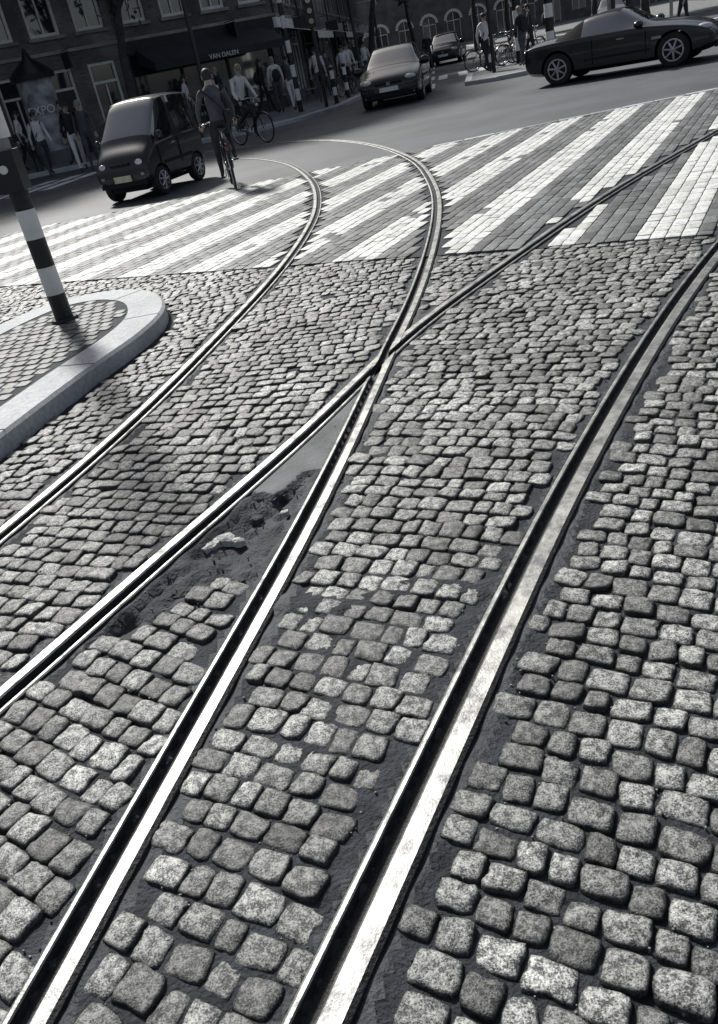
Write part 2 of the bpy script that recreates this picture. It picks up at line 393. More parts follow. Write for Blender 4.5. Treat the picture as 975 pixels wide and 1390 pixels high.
for ri,(k,t0,t1,pred,gp) in enumerate(regions):
    C,D,X,Y=strip(k,t0,t1,gap=gp)
    s={q:sdist(q,C) for q in 'ABCD'}
    ok=pred(s)
    for q in 'ABCD':
        g=s[q]*side[q]; mg=.032+.02*np.array([noise.noise(Vector((a*2,b*2,7))) for a,b in C])
        ok&=~((g>-HW[q]-.012-mg-(.012 if q=='A' else 0))&(g<HW[q]+.066+mg))
    r,qq=rq(C); ok&=(r<-0.045)&(C[:,1]>-0.3)&(C[:,1]<10)
    ok&=~inpoly(C,inset(isl,-0.05))
    if ri==2: ok&=~((C[:,1]>2.34+0.12*np.sin(C[:,0]*9)))
    ok&=rng.random(len(C))>0.003
    allC.append(C[ok]);allD.append(D[ok]);allX.append(X[ok]);allY.append(Y[ok])
C=np.concatenate(allC);D=np.concatenate(allD);X=np.concatenate(allX);Y=np.concatenate(allY)
near=C[:,1]<4.2
o=stones('near_setts',C[near],D[near],X[near],Y[near],'stone',nseg=20,cham=.0085,jit=0.055,zj=0.003,squ=7.5,tilt=.006,rough_z=.0013,dome=.002)
o2=stones('far_setts',C[~near],D[~near],X[~near],Y[~near],'stone',nseg=12,cham=.008,jit=0.045,zj=0.003,squ=7.5,tilt=.006,dome=.002)
root=empty('cobblestone_paving'); o.parent=root; o2.parent=root
mbc=MB()
def chip(x,y,r,k='stone',z=.0,n=9):
    base=len(mbc.v); a0=random.uniform(0,6)
    rr=[r*random.uniform(.6,1.15) for _ in range(n)]
    for zz,sc in((z-.02,1.05),(z+r*.10,1.0),(z+r*.22,.6)):
        for i in range(n):
            t=a0+2*math.pi*i/n; mbc.v.append((x+rr[i]*sc*math.cos(t),y+rr[i]*sc*.8*math.sin(t),zz+random.uniform(-.1,.1)*r))
    for j in range(2):
        for i in range(n): mbc.face((base+j*n+i,base+j*n+(i+1)%n,base+(j+1)*n+(i+1)%n,base+(j+1)*n+i),k)
    mbc.face([base+2*n+i for i in range(n)],k)
for x,y,r,k in((-.57,2.83,.05,'chip'),(-.52,2.80,.03,'chip'),(-.63,2.80,.035,'chip'),(-.36,3.1,.04,'patch'),(-.45,2.95,.03,'patch'),(-.3,3.2,.022,'chip'),(-.72,2.5,.04,'patch'),(-.52,2.5,.035,'patch'),(-.22,3.16,.035,'patch'),(-.33,2.95,.022,'chip')):
    x,y=K(x,y); chip(x,y,r,k,-.022)
mbc.obj('broken_setts',root,smooth=False)
mbc=MB(); G=[]
for i in range(2600):
    y=random.uniform(.5,5); G.append((random.uniform(-1.6-.1*y,.9+.5*y),y))
G=np.array(G); okg=np.ones(len(G),bool)
for k in 'ABCD':
    g=sdist(k,G)*side[k]; okg&=~((g>-HW[k]-.02)&(g<HW[k]+.075))
for x,y in G[okg]:
    chip(x,y,random.choice((.002,.003,.004)),random.choice(('band','patch','band')),random.uniform(-.008,-.002),5)
mbc.obj('grit',root)
# ------------------------------------------------------------------ joint bed near field
def bed():
    x0,x1,y0,y1,st=-5.5,7.5,-0.5,10.6,0.022
    xs=np.arange(x0,x1,st); ys=np.arange(y0,y1,st); XX,YY=np.meshgrid(xs,ys)
    pts=np.c_[XX.ravel(),YY.ravel()]
    sB=sdist('B',pts);sC=sdist('C',pts);sA=sdist('A',pts);sD=sdist('D',pts)
    wedge=(sC<0)&(sB>0)&(pts[:,1]>2.28+0.12*np.sin(pts[:,0]*9))
    smoothc=wedge&(pts[:,1]>3.08+.05*np.sin(pts[:,0]*23)+.35*(pts[:,0]+.3))
    r,q=rq(pts)
    Z=np.empty(len(pts))
    for i,(x,y) in enumerate(pts):
        Z[i]=-0.0135+0.006*noise.noise(Vector((x*4,y*4,0.)))+0.005*noise.noise(Vector((x*17,y*17,5.)))
    cz=np.array([noise.noise(Vector((x*5,y*5,9.))) for x,y in pts[wedge]])
    cz2=np.array([noise.noise(Vector((x*17,y*17,2.))) for x,y in pts[wedge]])
    cz3=np.array([abs(noise.noise(Vector((x*9,y*9,6.)))) for x,y in pts[wedge]])
    Z[wedge]=-0.034+0.045*cz+0.022*cz2+np.where(cz3<.06,-.015,0)
    Z[smoothc]=-0.004
    worn=(sA>0)&(sB<0)&(pts[:,1]<2.3)
    Z[worn]+=0.005
    ridge=(sA>0)&(sB<0)&(np.abs(pts[:,1]-2.16+0.15*pts[:,0]-.03*np.sin(pts[:,0]*14))<0.05)
    Z[ridge]+=0.011
    fill=np.zeros(len(pts),bool)
    for k,s in(('A',sA),('B',sB),('C',sC),('D',sD)):
        g=s*side[k]; m=(g>-0.080-.012*np.sin(pts[:,1]*9+1))&(g<0.118)
        Z[m]=np.maximum(Z[m],-0.008+0.002*np.sin(pts[m,1]*31+pts[m,0]*17)); fill|=m
    for k,s in(('A',sA),('B',sB),('C',sC),('D',sD)):
        g=s*side[k]; m2=(g>-HW[k]+.008)&(g<HW[k]+.041); Z[m2]=-0.045
    Z[r>-0.02]=-0.05
    ny,nx=XX.shape
    idx=np.arange(ny*nx).reshape(ny,nx)
    F=np.stack([idx[:-1,:-1],idx[:-1,1:],idx[1:,1:],idx[1:,:-1]],-1).reshape(-1,4)
    keep=~(np.all((r>-0.02)[F],axis=1))
    F=F[keep]
    me=bpy.data.meshes.new('joint_bed'); me.vertices.add(len(pts)); me.vertices.foreach_set('co',np.c_[pts,Z].reshape(-1))
    me.loops.add(len(F)*4); me.loops.foreach_set('vertex_index',F.reshape(-1).astype(np.int32))
    me.polygons.add(len(F)); me.polygons.foreach_set('loop_start',(np.arange(len(F))*4).astype(np.int32))
    me.polygons.foreach_set('use_smooth',np.ones(len(F),bool))
    for k in('mortar','patch','concrete','bitumen'): me.materials.append(M[k])
    mi=np.zeros(len(F),int); mi[np.all(fill[F],axis=1)]=3; mi[np.all(wedge[F],axis=1)]=1; mi[np.all(smoothc[F],axis=1)]=2
    me.polygons.foreach_set('material_index',mi.astype(np.int32)); me.update(calc_edges=True); me.validate()
    ob=link(bpy.data.objects.new('joint_bed',me)); ob.parent=root
bed()
# ------------------------------------------------------------------ crossing pavers (long side along the stripes)
L_,W_=0.21,0.105
cc=[]
q=-13;row=0
while q<13:
    r=0.10+(row%2)*L_/2
    if row%2: cc.append(O+e1*(0.05)+e2*q)
    while r<13:
        cc.append(O+e1*r+e2*q); r+=L_
    q+=W_; row+=1
cc=np.array(cc); ok=(cc[:,1]<far_y(cc[:,0]))&(cc[:,0]>-9)&(cc[:,0]<11)
for k in 'ABCD':
    g=sdist(k,cc)*side[k]; ok&=~((g>-HW[k]-.06)&(g<HW[k]+.115))
cc=cc[ok]; r_,q_=rq(cc)
ns=8*W_; ph=(q_+0.10-1e-4)%ns; painted=(ph<4.0*W_)
wornp=np.array([noise.noise(Vector((x*1.5,y*1.5,4.))) for x,y in cc])
painted&=~((wornp>0.36)&(rng.random(len(cc))<0.35))
painted&=rng.random(len(cc))>0.012
dd=np.tile(e1,(len(cc),1))
half=(np.abs(r_-0.05)<0.003)
sx=np.where(half,L_/2-0.005,L_-0.005); sy=np.full(len(cc),W_-0.005)
pv=stones('zebra_crossing',cc,dd,sx,sy,'paver',nseg=12,cham=0.003,dome=0.0006,jit=0.003,tilt=0.0009,zj=0.001,depth=0.02,matidx=painted.astype(int),mats=['paver','paint'],squ=14.0,rough_z=.0003)
xs=np.arange(2.0,13,0.5); cb=np.c_[xs,far_y(xs)+0.13]
okb=np.ones(len(cb),bool)
for k in 'ABCD':
    g=np.abs(sdist(k,cb)); okb&=g>0.3
stones('flush_kerb_band',cb[okb],np.tile(np.array([1,-.07])/math.hypot(1,.07),(okb.sum(),1)),np.full(okb.sum(),0.49),np.full(okb.sum(),0.14),'band',nseg=12,cham=.006,dome=0.001,jit=.003,tilt=0.0003,zj=.001,squ=16)
# ------------------------------------------------------------------ sheets
def sheet(name,pts,z,mat):
    mb=MB(); mb.poly([(x,y,z) for x,y in pts],mat); return mb.obj(name)
sheet('ground',[(-400,-200),(400,-200),(400,600),(-400,600)],-0.07,'ground')
sheet('asphalt_road',[(-90,far_y(-90)),(90,far_y(90)),(120,200),(-120,200)],-0.004,'asphalt')
sheet('crossing_bed',[tuple(O+e1*0.0+e2*-13),tuple(O+e2*9),(11,13.0),(-9,14.4)],-0.012,'mortar')
sheet('road_left',[(-60,-5),(-5.5,-5),(-5.5,8),(-9,11),(-9,14.4),(-60,14.4)],-0.009,'asphalt')
sheet('road_right',[(7.5,-5),(60,-5),(60,10),(11,13),(10.5,5),(7.5,3)],-0.009,'asphalt')
def slab(name,pts,h,mat_top,kerbw=0.2,mat_side='kerb'):
    mb=MB(); n=len(pts); P=np.array(pts,float)
    a=sum(P[i][0]*P[(i+1)%n][1]-P[(i+1)%n][0]*P[i][1] for i in range(n))
    if a<0: P=P[::-1]
    I=inset(P,kerbw)
    for arr,z in((P,-0.02),(P,h-0.02),(inset(P,0.02),h),(I,h)):
        for x,y in arr: mb.v.append((x,y,z))
    for L in range(3):
        for i in range(n):
            j=(i+1)%n; mb.face((L*n+i,L*n+j,(L+1)*n+j,(L+1)*n+i),mat_side)
    mb.v+=[(x,y,h-0.004) for x,y in I]; mb.face([4*n+i for i in range(n)],mat_top)
    return mb.obj(name)
isle=slab('traffic_island',isl,0.11,'mortar',0.29)
mbj=MB(); P=isl; I=inset(isl,0.288); acc=0
for i in range(len(P)-1):
    acc+=np.linalg.norm(P[i+1]-P[i])
    if acc>0.95:
        acc=0; p=Vector((*P[i],.112)); q=Vector((*I[i],.112)); d=(q-p).normalized(); nrm=Vector((-d.y,d.x,0))*.004
        p=p+d*.01
        mbj.poly([p-nrm,q-nrm,q+nrm,p+nrm],'mortar')
mbj.obj('kerb_joints',isle)
gx=[];u0=np.array([0.33,0.944]);u1=np.array([0.944,-0.33])
for i in range(-10,80):
    for j in range(-30,30):
        gx.append(np.array([-3.4,1.0])+u0*i*0.104+u1*(j*0.104+(i%2)*0.05))
gx=np.array(gx); k=inpoly(gx,inset(isl,0.35)); gx=gx[k]
pc=np.array(K(-2.19,7.04))+np.array([.07,-0.20]); gx=gx[np.linalg.norm(gx-pc,axis=1)>0.12]
n=len(gx)
ip=stones('island_paving',gx,np.tile(u1,(n,1)),np.full(n,.095),np.full(n,.094),'paver',z0=0.112,nseg=12,cham=.007,jit=.02,tilt=.001,zj=.0015,dome=.001,squ=8); ip.parent=isle
slab('pavement',[(-60,14),(-22,22),(-9.5,26.9),(-6.5,26.5),(-1.2,25.9),(0.6,26.8),(2.0,28.9),(3.2,33),(7.5,60),(14,110),(-60,110)],0.12,'pavement',0.25)
slab('refuge_island',[(5.6,26.8),(6.4,26.0),(9.5,25.4),(18,24.6),(30,23.5),(30,30),(18,31.5),(8.8,32),(6.6,31)],0.12,'pavement',0.22)
slab('far_pavement',[(15,60),(19,45),(30,38),(90,30),(90,140),(24,140)],0.12,'pavement',0.25)
mb=MB()
def paint_line(a,b,w,z=0.0):
    a=Vector((*a,0));b=Vector((*b,0)); d=(b-a).normalized(); n=Vector((-d.y,d.x,0))*w/2
    mb.poly([(a-n)+Vector((0,0,z)),(b-n)+Vector((0,0,z)),(b+n)+Vector((0,0,z)),(a+n)+Vector((0,0,z))],'white')
for i in range(6): 
    a=(5.0+i*1.0,29+i*5.5); paint_line(a,(a[0]+.5,a[1]+2.6),0.14,0.0)
for i in range(9):
    a=(-12.0+i*0.75,19.3+i*.25); paint_line(a,(a[0]+1.1,a[1]+3.1),0.4,0.0)
for i in range(7): 
    a=(4.6+i*0.8,33.5); paint_line(a,(a[0]+0.6,a[1]+3),0.35,0.0)
mb.obj('road_markings')
# ------------------------------------------------------------------ near striped pole
def striped_pole(name,loc,h,r,band,top='grey',zstripe=None):
    e=empty(name,loc); mb=MB(); z=0;i=0; zs=zstripe or h
    while z<zs-1e-6:
        z2=min(z+band,zs); mb.cyl((0,0,z),(0,0,z2),r,r,'black' if i%2==0 else 'white',20,cap=False); z=z2;i+=1
    if h>zs: mb.cyl((0,0,zs),(0,0,h),r*0.9,r*0.9,top,20)
    mb.lathe((0,0,h),[(r,0),(r,.02),(r*.6,.05),(0.005,.06)],top)
    mb.cyl((0,0,0.0),(0,0,0.02),r*1.5,r*1.4,'groove',20)
    mb.obj('post',e,smooth=True,auto=40); return e
px,py=pc
e=striped_pole('traffic_light',(px,py,0.11),3.6,0.072,0.215,zstripe=1.075)
mb=MB()
mb.box((0,-0.04,1.14),(.19,.2,.28),'black'); mb.cyl((0,-.13,1.16),(0,-.155,1.16),.03,.03,'white',14)
mb.cyl((0,0,1.36),(0,0,1.66),0.088,0.088,'white',20)
mb.cyl((0,0,1.70),(0,0,1.74),0.085,0.085,'black',20)
for zz in (2.35,):
    mb.box((0.0,-0.15,zz+.4),(.22,.14,.8),'black')
    for i in range(3):
        mb.cyl((0,-.22,zz+.14+.26*i),(0,-.34,zz+.14+.26*i),.09,.09,'black',16,cap=False)
        mb.cyl((0,-.22,zz+.14+.26*i),(0,-.232,zz+.14+.26*i),.08,.08,'glass',16)
mb.obj('signal_head',e,auto=35)
striped_pole('striped_post',(K(.8,35.67)[0],K(.8,35.67)[1],0.12),3.4,0.08,0.35)
for x,y in((8.35,30.4),(9.2,29.7)):
    striped_pole('striped_post',(x,y,0.12),3.2,0.14,0.4)
for x,y in((7.2,30.0),(1.9,29.9),(2.5,32.2)):
    striped_pole('striped_post',(x,y,.12),1.1,0.07,0.25)
def bollard(loc):
    e=empty('bollard',loc); mb=MB()
    mb.lathe((0,0,0),[(.11,0),(.11,.1),(.085,.14),(.075,.6),(.095,.64),(.095,.68),(.07,.72),(.065,.86),(.02,.92)],'black',14); mb.obj('bollard_body',e,smooth=True,auto=40)
for i in range(7): bollard((-8.8+i*1.25,27.2-abs(i-2)*0.08,0.12))
# ------------------------------------------------------------------ vehicles
def car(name,loc,head,st,glass,wheels,wr,paint,W,topmat=None,roofrange=None,lamps=None,sub=2):
    e=empty(name,(loc[0],loc[1],0),math.atan2(head[1],head[0]))
    mb=MB(); 
    def sec(x,zb,zl,zt,wb,wl,wt):
        h=[(0,zb),(wb*.8,zb),(wb,zb+.08),(max(wb,wl)+.01,(zb*.5+zl*.5)),(wl,zl),(wl*.985,zl+.015),(wt,zt-.045),(wt*.72,zt-.008),(0,zt)]
        return [(x,y,z) for y,z in h]+[(x,-y,z) for y,z in h[-2:0:-1]]
    for s in st:
        p=sec(*s); m=len(p); mb.v+=p
    for i in range(len(st)-1):
        for j in range(m):
            j2=(j+1)%m; jj=j if j<8 else (m-1-j)
            k=paint
            if jj==5 and ('s',i) in glass: k='glass'
            if jj in(6,7) and ('w',i) in glass: k='glass'
            if topmat and roofrange and roofrange[0]<=i<roofrange[1] and jj in(5,6,7) and k==paint: k=topmat
            if jj in(0,): k='dark'
            mb.face((i*m+j,i*m+j2,(i+1)*m+j2,(i+1)*m+j),k)
    mb.face(list(range(m)),paint); mb.face([(len(st)-1)*m+j for j in range(m)][::-1],paint)
    body=mb.obj('body',e,smooth=True)
    bm=bmesh.new(); bm.from_mesh(body.data); bmesh.ops.recalc_face_normals(bm,faces=bm.faces); bm.verts.ensure_lookup_table()
    cl=bm.edges.layers.float.new('crease_edge')
    for ed in bm.edges:
        ms={f.material_index for f in ed.link_faces}
        if len(ms)>1: ed[cl]=0.8
        a,b=ed.verts[0].index,ed.verts[1].index
        if a%m==b%m and (a%m) in (4,12): ed[cl]=max(ed[cl],.7)
        if a%m==b%m and (a%m) in (6,10): ed[cl]=max(ed[cl],.45)
        if a%m==b%m and (a%m) in (2,14): ed[cl]=max(ed[cl],.5)
    bm.to_mesh(body.data); bm.free()
    md=body.modifiers.new('s','SUBSURF'); md.levels=sub; md.render_levels=sub; bake(body)
    for wx in wheels:
        cm=MB(); cm.cyl((wx,-W,wr*1.0),(wx,W,wr*1.0),wr*1.15,wr*1.15,'dark',28); c=cm.obj('c',e)
        bpy.context.view_layer.update()
        md=body.modifiers.new('b','BOOLEAN'); md.operation='DIFFERENCE'; md.object=c; md.solver='EXACT'
        try: md.material_mode='TRANSFER'
        except Exception: pass
        bake(body); bpy.data.objects.remove(c)
    try: body.data.set_sharp_from_angle(angle=math.radians(38))
    except Exception: pass
    wb=MB()
    wb.box(((wheels[0]+wheels[1])/2,0,wr*1.15),(wheels[1]-wheels[0]+wr*2.4,W*.62,wr*1.0),'dark')
    tw=.1 if W>1.3 else .065
    for wx in wheels:
        for sy_ in(-1,1):
            y=sy_*(W/2-tw-.015)
            wb.lathe((wx,y,wr),[(wr*.62,-tw),(wr*.95,-tw),(wr,-tw*.7),(wr,tw*.7),(wr*.95,tw),(wr*.62,tw)],'rubber',28,axis='y')
            yo=y+sy_*tw*.92
            wb.lathe((wx,yo,wr),[(wr*.66,-.012),(wr*.66,.012),(wr*.6,.012)],'alloy',28,axis='y')
            wb.lathe((wx,yo+sy_*.004,wr),[(wr*.58,-.01),(wr*.58,.012)],'dark',28,axis='y')
            for a in range(7):
                t=a*2*math.pi/7+.3; wb.cyl((wx,yo+sy_*.016,wr),(wx+math.cos(t)*wr*.62,yo+sy_*.016,wr+math.sin(t)*wr*.62),.026,.018,'alloy',6)
            wb.cyl((wx,yo,wr),(wx,yo+sy_*.03,wr),.05,.045,'alloy',12)
    wb.obj('wheels',e,smooth=True,auto=35)
    d=MB()
    for (x,y,z,dx,dy,dz,k) in (lamps or []):
        for sg in ((1,-1) if abs(y)>.01 else (1,)):
            if k in('lamp','taillamp','carblack'): d.ball((x,y*sg,z),(dx,dy,dz),k,12)
            else: d.box((x,y*sg,z),(dx,dy,dz),k)
    d.obj('fittings',e,smooth=True,auto=35)
    return e
hatch=[(-2.10,.36,.74,.84,.66,.70,.62),(-2.06,.26,.88,.96,.78,.80,.70),(-1.98,.22,.92,1.02,.82,.85,.70),(-1.66,.2,.94,1.40,.86,.87,.60),(-1.25,.19,.94,1.47,.86,.88,.60),(-.36,.18,.93,1.5,.86,.88,.60),(-.26,.18,.93,1.5,.86,.88,.60),(.38,.18,.92,1.46,.86,.88,.59),(1.08,.19,.92,1.02,.86,.88,.72),(1.2,.19,.9,.97,.86,.87,.72),(1.8,.2,.78,.86,.85,.85,.68),(2.05,.22,.64,.74,.80,.80,.62),(2.13,.26,.54,.62,.74,.74,.56)]
hg={('s',3),('s',4),('s',6),('s',7),('w',2),('w',7)}
hl=[(2.0,.60,.67,.11,.17,.075,'lamp'),(2.13,0,.46,.03,.52,.11,'white'),(2.12,0,.33,.05,1.1,.13,'dark'),(2.11,0,.6,.06,.74,.06,'dark'),(2.12,0,.60,.07,.1,.08,'grey'),(-2.06,.66,.85,.06,.12,.1,'taillamp'),(-2.11,0,.6,.03,.5,.11,'plate'),(.95,.97,.98,.1,.16,.11,'carblack'),(2.07,.62,.33,.05,.16,.07,'grey'),(0.2,.89,.6,1.5,.02,.03,'dark')]
car('hatchback_car',(3.55,26.5),(-.25,-.97),hatch,hg,(-1.3,1.28),.32,'carblack',1.76,lamps=hl)
car('hatchback_car',(9.6,49.5),(-.30,-.95),hatch,hg,(-1.3,1.28),.32,'cardark',1.76,lamps=hl)
car('parked_car',(14.6,22.0),(.8,-.6),hatch,hg,(-1.3,1.28),.32,'carblack',1.76,lamps=hl)
car('parked_car',(22,58),(-.35,-.93),hatch,hg,(-1.3,1.28),.32,'carsilver',1.76,lamps=hl)
micro=[(-1.0,.36,.78,1.1,.44,.46,.42),(-.99,.3,.84,1.4,.50,.52,.43),(-.94,.24,.85,1.5,.53,.54,.47),(-.6,.22,.85,1.54,.54,.55,.48),(-.12,.22,.84,1.55,.54,.55,.48),(-.04,.22,.84,1.55,.54,.55,.48),(.20,.22,.83,1.52,.54,.55,.47),(.68,.22,.80,.99,.54,.55,.51),(.76,.22,.76,.88,.53,.54,.49),(.95,.23,.66,.77,.52,.53,.46),(1.02,.26,.54,.66,.50,.51,.45),(1.05,.30,.46,.54,.48,.49,.42)]
mg={('s',3),('s',2),('s',5),('s',6),('w',1),('w',0),('w',6)}
ml=[(1.0,.36,.60,.045,.085,.055,'lamp'),(1.06,0,.38,.02,.34,.1,'plate'),(1.05,0,.29,.05,.9,.07,'dark'),(1.045,0,.60,.03,.36,.05,'dark'),(-1.0,.44,.8,.03,.05,.1,'taillamp'),(.58,.62,.93,.05,.07,.08,'carblack'),(.0,.562,.5,1.0,.012,.05,'dark'),(-.08,.565,.62,.012,.012,.4,'dark'),(.62,.565,.62,.012,.012,.36,'dark'),(.1,.566,.76,.12,.014,.025,'grey'),(1.03,.4,.42,.04,.06,.04,'grey')]
car('microcar',(-2.42,15.75),(-.40,-.92),micro,mg,(-.62,.66),.235,'cardark',1.1,lamps=ml)
roadst=[(-2.05,.38,.66,.74,.6,.66,.5),(-2.0,.28,.78,.86,.76,.8,.62),(-1.85,.22,.84,.93,.84,.86,.68),(-1.25,.18,.86,.97,.88,.88,.66),(-1.05,.18,.86,1.04,.87,.88,.62),(-.66,.17,.86,1.26,.86,.87,.54),(-.1,.17,.85,1.31,.86,.87,.53),(.12,.17,.85,1.29,.86,.87,.53),(.66,.17,.85,.97,.86,.87,.66),(.78,.17,.84,.93,.87,.87,.68),(1.35,.18,.78,.87,.88,.87,.64),(1.8,.2,.68,.77,.84,.84,.6),(2.03,.24,.56,.63,.72,.74,.5),(2.1,.32,.46,.52,.55,.58,.4)]
rg={('s',5),('s',6),('s',7),('w',7)}
rl=[(1.86,.68,.66,.17,.09,.07,'lamp'),(2.1,0,.4,.03,.5,.1,'white'),(2.07,0,.3,.06,1.2,.12,'dark'),(-1.98,.66,.76,.06,.14,.06,'taillamp'),(-2.05,0,.55,.03,.5,.1,'plate'),(.6,.93,.93,.1,.16,.08,'carblack'),(0.1,.888,.42,1.4,.02,.04,'dark'),(.95,.888,.62,.2,.012,.05,'grey'),(.2,.884,.72,.16,.012,.025,'grey'),(-.42,.886,.56,.012,.012,.5,'dark'),(.72,.886,.56,.012,.012,.45,'dark')]
car('convertible_car',(7.8,19.95),(.8,-.6),roadst,rg,(-1.22,1.28),.33,'carblack',1.78,topmat='softtop',roofrange=(3,8),lamps=rl)
# ------------------------------------------------------------------ bicycles
def bicycle_mesh():
    mb=MB()
    wr=.34; rx,fx=-.52,.56
    for x in(rx,fx):
        mb.torus((x,0,wr),wr-.018,.018,'rubber',36,8); mb.torus((x,0,wr),wr-.04,.01,'alloy',36,6)
        for i in range(16):
            t=i*2*math.pi/16; mb.cyl((x,.02*(1 if i%2 else -1),wr),(x+math.cos(t)*(wr-.04),0,wr+math.sin(t)*(wr-.04)),.0018,.0018,'alloy',4,cap=False)
        mb.cyl((x,-.04,wr),(x,.04,wr),.02,.02,'alloy',8)
        for i in range(10):
            a=math.radians(20+i*15);b=math.radians(35+i*15); R=wr+.02
            mb.poly([(x+R*math.cos(a),-.025,wr+R*math.sin(a)),(x+R*math.cos(b),-.025,wr+R*math.sin(b)),(x+R*math.cos(b),.025,wr+R*math.sin(b)),(x+R*math.cos(a),.025,wr+R*math.sin(a))],'black')
    bb=(-.05,0,.3); seat=(-.22,0,.78); hd=(.36,0,.85); hl_=(.40,0,.62)
    T=lambda a,b,r=.014,k='black': mb.cyl(a,b,r,r,k,8)
    T(bb,seat);T(hl_,(-.2,0,.62));T(bb,hl_,.016);T(hd,hl_,.018);T(seat,(-.24,0,.92),.012,'alloy');T(hd,(.34,0,1.0),.012,'alloy')
    for s in(-.04,.04):
        T((rx,s,wr),(-.05,s*.6,.3),.009);T((rx,s,wr),(-.2,s*.5,.7),.008);T(hl_,(fx,s,wr),.011)
        T((rx-.02,s*1.5,.72),(-.22,s*1.5,.72),.006);T((rx,s,wr),(rx,s*1.5,.72),.005)
        T((rx-.3+.2,s*1.5,.72),(rx-.22,s*1.5,.72),.006)
    for s in(-1,1):
        T((.34,0,1.0),(.36,s*.14,1.04),.011,'alloy');T((.36,s*.14,1.04),(.2,s*.29,1.02),.011,'alloy');T((.22,s*.285,1.022),(.1,s*.3,1.01),.016,'rubber')
        T((-.05,s*.07,.3),(-.05+s*.1,s*.08,.3-s*.13),.009,'alloy'); mb.box((-.05+s*.1,s*.14,.3-s*.13),(.09,.09,.022),'rubber')
    mb.lathe((-.05,0,.3),[(.09,-.045),(.09,-.04)],'alloy',18,axis='y')
    mb.ball((-.26,0,.94),(.13,.085,.035),'black',12); mb.ball((-.14,0,.94),(.1,.03,.025),'black',10)
    mb.ball((.43,0,.86),(.04,.035,.035),'lamp',10); mb.ball((-.76,0,.66),(.015,.03,.03),'taillamp',8)
    mb.box((rx-.22+.02,0,.4),(.012,.05,.12),'white')
    return mb.mesh('bicycle_frame',smooth=True)
bikeme=bicycle_mesh()
def bicycle(loc,head,lean=0.0,sc=1.0):
    e=empty('bicycle',loc,math.atan2(head[1],head[0]),sc)
    o=link(bpy.data.objects.new('bicycle_frame',bikeme)); o.parent=e; o.rotation_euler=(lean,0,0); return e
